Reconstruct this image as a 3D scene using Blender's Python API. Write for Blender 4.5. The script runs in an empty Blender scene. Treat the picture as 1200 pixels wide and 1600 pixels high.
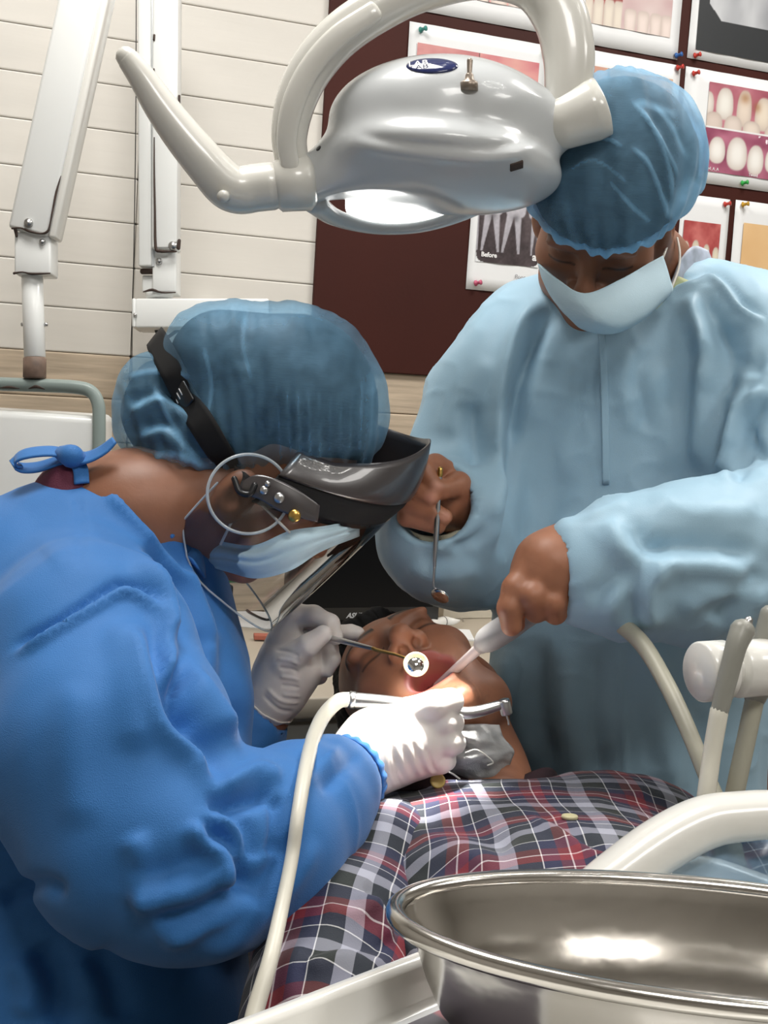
import bpy, bmesh, math, random
import numpy as np
from mathutils import Vector, Matrix
from mathutils.bvhtree import BVHTree
random.seed(7); np.random.seed(7)
scene = bpy.context.scene
COL = scene.collection

# ------------------------------------------------------------------ camera
FOC = 2000.0                                   # focal length in pixels of the 1200 x 1600 frame
PITCH, ROLL, WALL_YAW = math.radians(6.0), math.radians(3.6), math.radians(22.2)
CAM = np.array([0.0, 0.0, 1.36])
def D(x, y, z):
    """direction given as (right, away, up) of the photographer, level -> world (the room is square to the world axes)"""
    c, s = math.cos(-WALL_YAW), math.sin(-WALL_YAW)
    return np.array([c*x-s*y, s*x+c*y, z])
_f = D(0, math.cos(PITCH), -math.sin(PITCH)); _u = D(0, math.sin(PITCH), math.cos(PITCH))
_r = D(1, 0, 0)
RIGHT = math.cos(ROLL)*_r + math.sin(ROLL)*_u
UP = -math.sin(ROLL)*_r + math.cos(ROLL)*_u
FWD = _f
cam_data = bpy.data.cameras.new('camera'); cam = bpy.data.objects.new('camera', cam_data); COL.objects.link(cam)
cam_data.sensor_fit = 'VERTICAL'; cam_data.sensor_height = 36.0; cam_data.lens = 36.0*FOC/1600.0
cam_data.clip_start = 0.02
m = Matrix.Identity(4)
for i in range(3):
    m[i][0], m[i][1], m[i][2], m[i][3] = RIGHT[i], UP[i], -FWD[i], CAM[i]
cam.matrix_world = m
scene.camera = cam
scene.view_settings.view_transform = 'Standard'
try: scene.view_settings.look = 'None'
except Exception: pass
scene.view_settings.exposure = 0.22
scene.view_settings.gamma = 1.0
scene.view_settings.use_curve_mapping = False

def P(px, py, d):
    """point at depth d (m along the optical axis) seen at pixel px, py of the photograph"""
    return CAM + d*(FWD + (px-600.0)/FOC*RIGHT + (800.0-py)/FOC*UP)
def proj(V):
    Q = np.asarray(V, dtype=np.float64)-CAM
    d = Q@FWD
    return 600+FOC*(Q@RIGHT)/d, 800-FOC*(Q@UP)/d, d
def at_z(px, py, z):
    ray = FWD+(px-600.0)/FOC*RIGHT+(800.0-py)/FOC*UP
    return CAM+ray*((z-CAM[2])/ray[2])

# ------------------------------------------------------------------ world and lights
world = bpy.data.worlds.new('world'); scene.world = world; world.use_nodes = True
world.node_tree.nodes['Background'].inputs[0].default_value = (0.75, 0.85, 1.0, 1)
world.node_tree.nodes['Background'].inputs[1].default_value = 0.25
E1 = np.array([1.0, 0.0, 0.0])      # along the back wall
EN = np.array([0.0, -1.0, 0.0])     # out of the back wall, into the room
W0 = P(600, 800, 2.5); W0[2] = 0.0
ROOM_ROT = 0.0
def room(a, n, z):
    return W0+E1*a+EN*n+np.array([0, 0, z])
def wl(px, py, off=0.0):
    """wall coordinates (a, z) of the pixel on the plane 'off' metres in front of the wall"""
    ray = FWD+(px-600.0)/FOC*RIGHT+(800.0-py)/FOC*UP
    t = ((W0+EN*off-CAM)@EN)/(ray@EN)
    q = CAM+ray*t
    return float((q-W0)@E1), float(q[2])
CEIL = 2.75
def area(name, loc, power, sx, sy, color=(1, 1, 1), rot=None):
    L = bpy.data.lights.new(name, 'AREA'); L.shape = 'RECTANGLE'; L.size = sx; L.size_y = sy
    L.energy = power; L.color = color
    o = bpy.data.objects.new(name, L); COL.objects.link(o); o.location = loc
    o.rotation_euler = rot or (0, 0, ROOM_ROT)
    return o
PANELS = [(-0.75, 1.0, 20), (0.75, 1.0, 18), (-0.75, 2.75, 15), (0.75, 2.75, 13)]

# ------------------------------------------------------------------ helpers: objects
def V3(a): return Vector((float(a[0]), float(a[1]), float(a[2])))
def empty(name, loc, label=None, cat=None, group=None):
    o = bpy.data.objects.new(name, None); COL.objects.link(o); o.location = V3(loc); o.empty_display_size = 0.05
    tag(o, label, cat, group)
    return o
def tag(o, label=None, cat=None, group=None, kind=None):
    if label: o['label'] = label
    if cat: o['category'] = cat
    if group: o['group'] = group
    if kind: o['kind'] = kind
    return o
def world_loc(o):
    v = Vector((0, 0, 0))
    while o is not None:
        v = v+o.location; o = o.parent
    return v
def link(name, me, mat=None, parent=None, smooth=True):
    """mesh given in world coordinates -> object, parented without moving it"""
    o = bpy.data.objects.new(name, me); COL.objects.link(o)
    if mat is not None and len(me.materials) == 0: me.materials.append(mat)
    if smooth and len(me.polygons): me.polygons.foreach_set('use_smooth', [True]*len(me.polygons))
    if parent is not None:
        o.parent = parent
        if parent.rotation_euler.z == 0:
            o.location = -world_loc(parent)
    return o
def mesh(name, v, f):
    me = bpy.data.meshes.new(name)
    v = np.asarray(v, dtype=np.float32)
    if isinstance(f, np.ndarray) and f.ndim == 2:
        n, k = f.shape
        me.vertices.add(len(v)); me.vertices.foreach_set('co', v.ravel())
        me.loops.add(n*k); me.loops.foreach_set('vertex_index', f.astype(np.int32).ravel())
        me.polygons.add(n); me.polygons.foreach_set('loop_start', np.arange(0, n*k, k, dtype=np.int32))
        me.polygons.foreach_set('loop_total', np.full(n, k, dtype=np.int32))
        me.update(calc_edges=True); me.validate()
    else:
        me.from_pydata([tuple(map(float, q)) for q in v], [], [tuple(map(int, q)) for q in f]); me.update()
    return me
def add(name, vf, mat=None, parent=None, smooth=True):
    return link(name, mesh(name, vf[0], vf[1]), mat, parent, smooth)
def join(*vfs):
    V, F, n = [], [], 0
    for v, f in vfs:
        v = np.asarray(v, dtype=np.float64); V.append(v)
        F += [tuple(int(i)+n for i in q) for q in f]; n += len(v)
    return np.concatenate(V), F
def colour_attr(o, cols, name='Col'):
    me = o.data
    a = me.color_attributes.new(name, 'FLOAT_COLOR', 'POINT')
    c = np.ones((len(me.vertices), 4), dtype=np.float32); c[:, :3] = cols
    a.data.foreach_set('color', c.ravel())
def vec_attr(o, vals, name):
    a = o.data.attributes.new(name, 'FLOAT_VECTOR', 'POINT')
    a.data.foreach_set('vector', np.asarray(vals, dtype=np.float32).ravel())
def s2l(c):
    c = np.asarray(c, dtype=np.float64)
    return np.where(c <= 0.04045, c/12.92, ((c+0.055)/1.055)**2.4)
def hx(h): return tuple(s2l(np.array([int(h[i:i+2], 16) for i in (0, 2, 4)])/255.0))
def unit(v):
    v = np.asarray(v, dtype=np.float64); return v/np.linalg.norm(v)

# ------------------------------------------------------------------ helpers: shapes
def catmull(pts, n=8, closed=False):
    pts = np.asarray(pts, dtype=np.float64)
    if len(pts) < 3 and not closed:
        t = np.linspace(0, 1, n+1)[:, None]; return pts[0]*(1-t)+pts[-1]*t
    out = []
    N = len(pts)
    rng = range(N if closed else N-1)
    for i in rng:
        p1, p2 = pts[i], pts[(i+1) % N]
        p0 = pts[(i-1) % N] if (closed or i > 0) else 2*p1-p2
        p3 = pts[(i+2) % N] if (closed or i+2 < N) else 2*p2-p1
        for t in np.arange(n)/n:
            out.append(0.5*((2*p1)+(-p0+p2)*t+(2*p0-5*p1+4*p2-p3)*t*t+(-p0+3*p1-3*p2+p3)*t**3))
    if not closed: out.append(pts[-1])
    return np.array(out)
def sweep(pts, rad, n=6, seg=14, ref=None, ratio=1.0, power=2.0, cap=True, closed=False):
    """tube along a smooth path; pts (k,3), rad scalar or list; cross-section a superellipse, 'ratio' scales it along ref"""
    pts = np.asarray(pts, dtype=np.float64)
    rad = np.full(len(pts), rad) if np.isscalar(rad) else np.asarray(rad, dtype=np.float64)
    A = catmull(np.column_stack([pts, rad]), n, closed)
    C, Rr = A[:, :3], np.maximum(A[:, 3], 1e-5)
    N = len(C)
    T = np.roll(C, -1, 0)-np.roll(C, 1, 0)
    if not closed: T[0] = C[1]-C[0]; T[-1] = C[-1]-C[-2]
    T /= np.linalg.norm(T, axis=1)[:, None]+1e-12
    ref = np.array([0.13, 0.97, 0.21]) if ref is None else np.asarray(ref, dtype=np.float64)
    rings = []
    a = np.arange(seg)*2*math.pi/seg
    ca, sa = np.cos(a), np.sin(a)
    ca = np.sign(ca)*np.abs(ca)**(2/power); sa = np.sign(sa)*np.abs(sa)**(2/power)
    offs = [(i, 1.0, 0.0) for i in range(N)]
    if cap and not closed:
        offs = [(0, s, -h) for s, h in ((0.02, 1), (0.5, 0.87), (0.87, 0.5))]+offs+[(N-1, s, h) for s, h in ((0.87, 0.5), (0.5, 0.87), (0.02, 1))]
    for i, s, h in offs:
        b = ref-(ref@T[i])*T[i]
        if np.linalg.norm(b) < 1e-4: b = np.cross(T[i], [1, 0, 0])
        b = unit(b); c = np.cross(T[i], b)
        hh = h*Rr[i]*min(1.0, ratio)*0.9
        rings.append(C[i]+T[i]*hh+Rr[i]*s*(ratio*ca[:, None]*b+sa[:, None]*c))
    V = np.concatenate(rings); M = len(rings)
    F = []
    for i in range(M if closed else M-1):
        j = (i+1) % M
        for k in range(seg):
            F.append((i*seg+k, i*seg+(k+1) % seg, j*seg+(k+1) % seg, j*seg+k))
    if not closed:
        F.append(tuple(range(seg-1, -1, -1))); F.append(tuple((M-1)*seg+k for k in range(seg)))
    return V, F
def pxp(L):
    """list of (px, py, depth) -> world points"""
    return np.array([P(*q[:3]) for q in L])
def lathe(prof, seg=32, org=(0, 0, 0), axis=(0, 0, 1), xdir=None, sy=1.0):
    ax = unit(axis); x = np.cross([0, 1, 0.01], ax) if xdir is None else np.asarray(xdir, dtype=np.float64)-np.dot(xdir, ax)*ax
    x = unit(x); y = np.cross(ax, x)
    V, F = [], []
    for r, z in prof:
        for k in range(seg):
            a = 2*math.pi*k/seg
            V.append(np.asarray(org)+ax*z+r*(math.cos(a)*x+sy*math.sin(a)*y))
    for i in range(len(prof)-1):
        for k in range(seg):
            F.append((i*seg+k, i*seg+(k+1) % seg, (i+1)*seg+(k+1) % seg, (i+1)*seg+k))
    if prof[0][0] > 1e-4: F.append(tuple(range(seg-1, -1, -1)))
    if prof[-1][0] > 1e-4: F.append(tuple((len(prof)-1)*seg+k for k in range(seg)))
    return np.array(V), F
def rbox(c, B, half, bev=0.003, seg=2):
    """box with rounded edges: centre, basis rows (3 axes), half sizes"""
    bm = bmesh.new(); bmesh.ops.create_cube(bm, size=2.0)
    for v in bm.verts: v.co = Vector((v.co.x*half[0], v.co.y*half[1], v.co.z*half[2]))
    if bev > 0: bmesh.ops.bevel(bm, geom=bm.edges[:], offset=min(bev, min(half)*0.95), segments=seg, profile=0.5, affect='EDGES')
    bm.verts.index_update()
    V = np.array([v.co[:] for v in bm.verts]); F = [tuple(v.index for v in f.verts) for f in bm.faces]
    bm.free()
    return np.asarray(c)+V@np.asarray(B, dtype=np.float64), F
ROOMB = np.array([E1, -EN, [0, 0, 1.0]])
CAMB = np.array([RIGHT, FWD, UP])
def patch(grid, nu=8, nv=8, thick=0.0):
    """smooth sheet through a grid of control points, optional thickness"""
    G = np.asarray(grid, dtype=np.float64)
    rows = np.array([catmull(r, nu) for r in G])
    cols = np.array([catmull(rows[:, j], nv) for j in range(rows.shape[1])]).transpose(1, 0, 2)
    return sheet(cols, thick)
def sheet(S, thick=0.0):
    h, w = S.shape[:2]
    V = S.reshape(-1, 3)
    F = [(i*w+j, i*w+j+1, (i+1)*w+j+1, (i+1)*w+j) for i in range(h-1) for j in range(w-1)]
    if thick:
        du = np.gradient(S, axis=1); dv = np.gradient(S, axis=0)
        nrm = np.cross(du, dv); nrm /= np.linalg.norm(nrm, axis=2)[:, :, None]+1e-12
        V2 = (S+nrm*thick).reshape(-1, 3); n = len(V)
        F = F+[tuple(reversed([q+n for q in f])) for f in F]
        b = [j for j in range(w)]+[i*w+w-1 for i in range(1, h)]+[(h-1)*w+j for j in range(w-2, -1, -1)]+[i*w for i in range(h-2, 0, -1)]
        for k in range(len(b)):
            p, q = b[k], b[(k+1) % len(b)]
            F.append((q, p, p+n, q+n))
        V = np.concatenate([V, V2])
    return V, F
def ribbon(pts, nrms, width, thick, n=6):
    A = catmull(np.column_stack([np.asarray(pts), np.asarray(nrms)]), n)
    C, Nn = A[:, :3], A[:, 3:]
    Nn = Nn/np.linalg.norm(Nn, axis=1)[:, None]
    T = np.gradient(C, axis=0); T /= np.linalg.norm(T, axis=1)[:, None]
    Bn = np.cross(T, Nn); Bn /= np.linalg.norm(Bn, axis=1)[:, None]
    w = np.full(len(C), width) if np.isscalar(width) else np.interp(np.linspace(0, 1, len(C)), np.linspace(0, 1, len(width)), width)
    ts = np.linspace(-1, 1, 7)
    S = np.stack([C+Bn*(w[:, None]*0.5*t)-Nn*thick*0.5*(0.35*abs(t)) for t in ts], 1)
    return sheet(S, thick)

# ------------------------------------------------------------------ helpers: blended solids
def vnoise(p, seed=0):
    p = np.asarray(p, dtype=np.float64); i = np.floor(p).astype(np.int64); f = p-i; f = f*f*(3-2*f)
    def h(ix, iy, iz):
        n = (ix*374761393+iy*668265263+iz*2147483647+seed*1274126177) & 0xffffffff
        n = ((n ^ (n >> 13))*1274126177) & 0xffffffff
        n = ((n ^ (n >> 16))*2246822519) & 0xffffffff
        return ((n ^ (n >> 15)) & 0xffff)/32767.5-1.0
    r = 0
    for dx in (0, 1):
        for dy in (0, 1):
            for dz in (0, 1):
                w = (f[:, 0] if dx else 1-f[:, 0])*(f[:, 1] if dy else 1-f[:, 1])*(f[:, 2] if dz else 1-f[:, 2])
                r = r+w*h(i[:, 0]+dx, i[:, 1]+dy, i[:, 2]+dz)
    return r
def ridged(p, seed=0):
    r = 1-np.abs(vnoise(p, seed))*1.6
    return np.clip(r, -1, 1)**3
def fbm(p, o=3, seed=0):
    r, a, p = 0, 1.0, np.asarray(p, dtype=np.float64)
    for k in range(o):
        r = r+a*vnoise(p, seed+k*17); a *= 0.5; p = p*2.03+5.1
    return r
class Solid:
    def __init__(self): self.ops = []; self.lo = np.full(3, 1e9); self.hi = np.full(3, -1e9)
    def _b(self, c, r): self.lo = np.minimum(self.lo, np.asarray(c)-r); self.hi = np.maximum(self.hi, np.asarray(c)+r)
    def cone(self, a, b, ra, rb, k=0.02, flat=None, mode='u'):
        a = np.asarray(a, dtype=np.float32); b = np.asarray(b, dtype=np.float32); ab = b-a; L2 = float(ab@ab)+1e-12
        if mode == 'u':
            g = 1.0
            self._b(a, ra*g); self._b(b, rb*g)
        if flat is not None: fn, fs = np.asarray(unit(flat[0]), dtype=np.float32), flat[1]
        def fun(p):
            q = p-a; t = np.clip((q@ab)/L2, 0, 1); q = q-t[:, None]*ab
            d2 = np.einsum('ij,ij->i', q, q)
            if flat is not None:
                qn = q@fn; d2 = d2+qn*qn*(fs*fs-1)
            d = np.sqrt(np.maximum(d2, 0))-(ra+(rb-ra)*t)
            return d/(fs if flat is not None and fs > 1 else 1) if flat is not None else d
        self.ops.append((mode, fun, k)); return self
    def chain(self, L, k=0.02, kj=None, flat=None, mode='u'):
        """tapered limb through world points (x,y,z,r)"""
        L = np.asarray(L, dtype=np.float64)
        for i in range(len(L)-1):
            self.cone(L[i, :3], L[i+1, :3], L[i, 3], L[i+1, 3], k if i == 0 else (kj or k), flat, mode)
        return self
    def pchain(self, L, k=0.02, kj=None, flat=None, mode='u'):
        return self.chain([tuple(P(*q[:3]))+(q[3],) for q in L], k, kj, flat, mode)
    def ell(self, c, r, B=None, k=0.02, mode='u'):
        c = np.asarray(c, dtype=np.float32); r = np.asarray(r, dtype=np.float32); B = np.eye(3, dtype=np.float32) if B is None else np.asarray(B, dtype=np.float32)
        if mode == 'u': self._b(c, float(r.max()))
        def fun(p):
            q = (p-c)@B.T
            k0 = np.linalg.norm(q/r, axis=1); k1 = np.linalg.norm(q/(r*r), axis=1)
            return np.where(k0 < 1e-3, -r.min(), k0*(k0-1)/np.maximum(k1, 1e-6)).astype(np.float32)
        self.ops.append((mode, fun, k)); return self
    def box(self, c, half, B=None, rad=0.005, k=0.01, mode='u'):
        c = np.asarray(c, dtype=np.float32); half = np.asarray(half, dtype=np.float32)-rad; B = np.eye(3, dtype=np.float32) if B is None else np.asarray(B, dtype=np.float32)
        if mode == 'u': self._b(c, float(np.linalg.norm(half))+rad)
        def fun(p):
            q = np.abs((p-c)@B.T)-half
            return np.linalg.norm(np.maximum(q, 0), axis=1)+np.minimum(q.max(axis=1), 0)-rad
        self.ops.append((mode, fun, k)); return self
    def plane(self, pt, n, k=0.004):
        """keep the side that n points to"""
        pt = np.asarray(pt, dtype=np.float32); n = np.asarray(unit(n), dtype=np.float32)
        self.ops.append(('i', lambda p: -((p-pt)@n), k)); return self
    def ring(self, c, ax, ay, n=64, rmax=0.4):
        """outline of the solid in the plane (c; ax, ay)"""
        out = []
        for a in np.arange(n)*2*math.pi/n:
            dr = math.cos(a)*np.asarray(ax)+math.sin(a)*np.asarray(ay)
            t = np.linspace(0.0, rmax, 400); e = self.ev((np.asarray(c)+t[:, None]*dr).astype(np.float32))
            ins = np.where(e < 0)[0]
            out.append(np.asarray(c)+dr*(t[ins[-1]] if len(ins) else 0.01))
        return np.array(out)
    def ev(self, p):
        d = np.full(len(p), 9.0, dtype=np.float32)
        for mode, fun, k in self.ops:
            e = fun(p).astype(np.float32)
            if mode == 'u':
                h = np.clip(0.5+0.5*(e-d)/k, 0, 1); d = e+(d-e)*h-k*h*(1-h)
            elif mode == 's':
                e = -e; h = np.clip(0.5-0.5*(e-d)/k, 0, 1); d = e+(d-e)*h+k*h*(1-h)
            elif mode == 'i':
                h = np.clip(0.5-0.5*(e-d)/k, 0, 1); d = e+(d-e)*h+k*h*(1-h)
        return d
    def mesh(self, h=0.004, smooth=2, pad=0.02):
        lo = self.lo-pad; hi = self.hi+pad; m = 4
        nb = np.ceil((hi-lo)/(h*m)).astype(int)+1
        ctr = [lo[i]+(np.arange(nb[i])*m+(m-1)/2)*h for i in range(3)]
        G = np.stack(np.meshgrid(*ctr, indexing='ij'), -1).reshape(-1, 3).astype(np.float32)
        dc = np.concatenate([self.ev(c) for c in np.array_split(G, max(1, len(G)//400000))]).reshape(nb)
        phi = dc.repeat(m, 0).repeat(m, 1).repeat(m, 2)
        near = np.argwhere(np.abs(dc) < h*m*1.9)
        off = np.stack(np.meshgrid(*[np.arange(m)]*3, indexing='ij'), -1).reshape(-1, 3)
        for nn in np.array_split(near, max(1, len(near)//6000)):
            if not len(nn): continue
            idx = (nn[:, None, :]*m+off[None]).reshape(-1, 3)
            phi[idx[:, 0], idx[:, 1], idx[:, 2]] = self.ev((lo+idx*h).astype(np.float32))
        s = phi < 0
        cnt = np.zeros(np.array(phi.shape)-1, dtype=np.uint8); sl = (slice(None, -1), slice(1, None))
        for a in (0, 1):
            for b in (0, 1):
                for c in (0, 1): cnt += s[sl[a], sl[b], sl[c]]
        cells = np.argwhere((cnt > 0) & (cnt < 8))
        vid = np.full(cnt.shape, -1, dtype=np.int64); vid[cells[:, 0], cells[:, 1], cells[:, 2]] = np.arange(len(cells))
        acc = np.zeros((len(cells), 3)); num = np.zeros(len(cells))
        cor = [np.array(c) for c in np.ndindex(2, 2, 2)]
        pv = {tuple(c): phi[cells[:, 0]+c[0], cells[:, 1]+c[1], cells[:, 2]+c[2]] for c in cor}
        for c in cor:
            for ax in range(3):
                if c[ax] == 0:
                    e = c.copy(); e[ax] = 1; p0, p1 = pv[tuple(c)], pv[tuple(e)]
                    x = (p0 < 0) != (p1 < 0); t = np.where(x, p0/np.where(x, p0-p1, 1), 0)
                    pos = np.repeat(c[None].astype(float), len(cells), 0); pos[:, ax] = t
                    acc += pos*x[:, None]; num += x
        V = lo+(cells+acc/num[:, None])*h
        F = []
        for ax in range(3):
            sa = [slice(None)]*3; sb = [slice(None)]*3; sa[ax] = slice(None, -1); sb[ax] = slice(1, None)
            e = np.argwhere(s[tuple(sa)] != s[tuple(sb)])
            u, w = (ax+1) % 3, (ax+2) % 3
            ok = (e[:, u] > 0) & (e[:, w] > 0) & (e[:, u] < phi.shape[u]-1) & (e[:, w] < phi.shape[w]-1); e = e[ok]
            q = []
            for du, dw in ((-1, -1), (0, -1), (0, 0), (-1, 0)):
                c = e.copy(); c[:, u] += du; c[:, w] += dw; q.append(vid[c[:, 0], c[:, 1], c[:, 2]])
            q = np.stack(q, 1); inside = s[e[:, 0], e[:, 1], e[:, 2]]
            F.append(np.where(inside[:, None], q, q[:, ::-1]))
        F = np.concatenate(F); F = F[(F >= 0).all(1)]
        return relax(V, F, smooth), F
def relax(V, F, it=2, w=0.5):
    V = np.array(V, dtype=np.float64)
    E = np.concatenate([F[:, [0, 1]], F[:, [1, 2]], F[:, [2, 3]], F[:, [3, 0]]])
    i = np.concatenate([E[:, 0], E[:, 1]]); j = np.concatenate([E[:, 1], E[:, 0]])
    n = np.bincount(i, minlength=len(V)).astype(float); n[n == 0] = 1
    for _ in range(it):
        V = V*(1-w)+w*np.stack([np.bincount(i, V[j, k], len(V)) for k in range(3)], 1)/n[:, None]
    return V
def soften(V, F, spots, it=10):
    """extra smoothing near the given (centre, radius) spots, for clean hems"""
    S2 = relax(V, F, it); w = np.zeros(len(V))
    for c, r in spots: w = np.maximum(w, np.clip(1.6-1.6*np.linalg.norm(V-np.asarray(c), axis=1)/r, 0, 1))
    return V*(1-w[:, None])+S2*w[:, None]
def normals(V, F):
    a = np.cross(V[F[:, 2]]-V[F[:, 0]], V[F[:, 3]]-V[F[:, 1]])
    N = np.stack([sum(np.bincount(F[:, c], a[:, k], len(V)) for c in range(4)) for k in range(3)], 1)
    return N/(np.linalg.norm(N, axis=1)[:, None]+1e-12)
def bvh(V, F): return BVHTree.FromPolygons([Vector(map(float, v)) for v in V], [tuple(map(int, f)) for f in F])
def hit(tree, px, py, off=0.0):
    ray = unit(FWD+(px-600.0)/FOC*RIGHT+(800.0-py)/FOC*UP)
    loc, nor, _, _ = tree.ray_cast(V3(CAM), V3(ray))
    if loc is None:
        loc, nor, _, _ = tree.find_nearest(V3(P(px, py, 1.25)))
    nor = np.array(nor)
    return np.array(loc)+nor*off, nor
def strokes(V, N, L):
    """cloth folds: each (pixel polyline, half width px, height m[, kind]) raises real folds on the side that faces the photographer"""
    x, y, d = proj(V); face = np.clip(-(N@FWD)*2.5+0.3, 0, 1)
    D = np.zeros(len(V))
    for st in L:
        pts, w, amp = np.asarray(st[0], dtype=float), st[1], st[2]; kind = st[3] if len(st) > 3 else 'r'
        pts = catmull(pts, 6) if len(pts) > 2 else pts
        best = np.full(len(V), 1e9); side = np.zeros(len(V)); tt = np.zeros(len(V))
        seglen = np.linalg.norm(np.diff(pts, axis=0), axis=1); cum = np.concatenate([[0], np.cumsum(seglen)]); tot = cum[-1]
        lo, hi = pts.min(0)-4*w, pts.max(0)+4*w
        msk = np.where((x > lo[0]) & (x < hi[0]) & (y > lo[1]) & (y < hi[1]) & (face > 0))[0]
        if not len(msk): continue
        xs, ys = x[msk], y[msk]; b = np.full(len(msk), 1e9); sd = np.zeros(len(msk)); tm = np.zeros(len(msk))
        for k in range(len(pts)-1):
            a, c = pts[k], pts[k+1]; ab = c-a; l2 = ab@ab+1e-9
            t = np.clip(((xs-a[0])*ab[0]+(ys-a[1])*ab[1])/l2, 0, 1)
            ex, ey = xs-a[0]-t*ab[0], ys-a[1]-t*ab[1]; dd = np.hypot(ex, ey); m = dd < b
            b[m] = dd[m]; sd[m] = np.sign(ab[0]*ey-ab[1]*ex)[m]; tm[m] = (cum[k]+t*seglen[k])[m]/tot
        tp = np.clip(np.minimum(tm, 1-tm)*5+0.12, 0, 1); tp = tp*tp*(3-2*tp)
        u = b/w
        if kind == 'r': pr = np.exp(-u*u)
        elif kind == 'v': pr = -np.exp(-u*u)
        else: pr = np.where(sd > 0, 1.0, -1.0)*u*np.exp(-0.5*u*u)*1.65          # one side raised, the other sunk
        D[msk] += amp*pr*tp*face[msk]
    return D

# ------------------------------------------------------------------ helpers: materials
def mat(name, col=(0.5, 0.5, 0.5), rough=0.5, metal=0.0, attr=None, noise=None, bump=None, spec=0.5, sheen=0.0, trans=0.0, sss=0.0, coat=0.0, ior=None, weave=None, emit=None):
    """noise=(scale, amount, detail[, stretch]); bump=(scale, strength, detail[, stretch]); weave=(scale,strength)"""
    M = bpy.data.materials.new(name); M.use_nodes = True
    nt = M.node_tree; b = nt.nodes['Principled BSDF']; I = b.inputs
    I['Roughness'].default_value = rough; I['Metallic'].default_value = metal
    I['Specular IOR Level'].default_value = spec
    if ior: I['IOR'].default_value = ior
    if sheen: I['Sheen Weight'].default_value = sheen; I['Sheen Roughness'].default_value = 0.5
    if trans: I['Transmission Weight'].default_value = trans
    if coat: I['Coat Weight'].default_value = coat; I['Coat Roughness'].default_value = 0.05
    if sss: I['Subsurface Weight'].default_value = sss; I['Subsurface Radius'].default_value = (0.012, 0.005, 0.003); I['Subsurface Scale'].default_value = 1.0
    if emit: I['Emission Color'].default_value = (*emit[0], 1); I['Emission Strength'].default_value = emit[1]
    tc = nt.nodes.new('ShaderNodeTexCoord')
    def coords(stretch):
        if not stretch: return tc.outputs['Object']
        mp = nt.nodes.new('ShaderNodeMapping'); mp.inputs['Scale'].default_value = stretch
        nt.links.new(tc.outputs['Object'], mp.inputs['Vector']); return mp.outputs['Vector']
    src = None
    if attr:
        a = nt.nodes.new('ShaderNodeAttribute'); a.attribute_name = attr; src = a.outputs['Color']
    I['Base Color'].default_value = (*col, 1)
    if noise:
        n = nt.nodes.new('ShaderNodeTexNoise'); n.inputs['Scale'].default_value = noise[0]; n.inputs['Detail'].default_value = noise[2]
        nt.links.new(coords(noise[3] if len(noise) > 3 else None), n.inputs['Vector'])
        mr = nt.nodes.new('ShaderNodeMapRange'); mr.inputs[1].default_value = 0.3; mr.inputs[2].default_value = 0.7
        mr.inputs[3].default_value = 1-noise[1]; mr.inputs[4].default_value = 1+noise[1]*0.6
        nt.links.new(n.outputs['Fac'], mr.inputs[0])
        mx = nt.nodes.new('ShaderNodeMix'); mx.data_type = 'RGBA'; mx.blend_type = 'MULTIPLY'; mx.inputs[0].default_value = 1.0
        cb = nt.nodes.new('ShaderNodeCombineColor')
        for k in range(3): nt.links.new(mr.outputs[0], cb.inputs[k])
        if src: nt.links.new(src, mx.inputs[6])
        else: mx.inputs[6].default_value = (*col, 1)
        nt.links.new(cb.outputs[0], mx.inputs[7]); src = mx.outputs[2]
    if src: nt.links.new(src, I['Base Color'])
    last = None
    for kind, pr in (('b', bump), ('w', weave)):
        if not pr: continue
        if kind == 'b':
            n = nt.nodes.new('ShaderNodeTexNoise'); n.inputs['Scale'].default_value = pr[0]; n.inputs['Detail'].default_value = pr[2]
            nt.links.new(coords(pr[3] if len(pr) > 3 else None), n.inputs['Vector']); h = n.outputs['Fac']
        else:
            n = nt.nodes.new('ShaderNodeTexVoronoi'); n.inputs['Scale'].default_value = pr[0]
            nt.links.new(tc.outputs['Object'], n.inputs['Vector']); h = n.outputs['Distance']
        bp = nt.nodes.new('ShaderNodeBump'); bp.inputs['Strength'].default_value = pr[1]; bp.inputs['Distance'].default_value = 0.001
        nt.links.new(h, bp.inputs['Height'])
        if last: nt.links.new(last, bp.inputs['Normal'])
        last = bp.outputs['Normal']
    if last: nt.links.new(last, I['Normal'])
    return M
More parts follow.
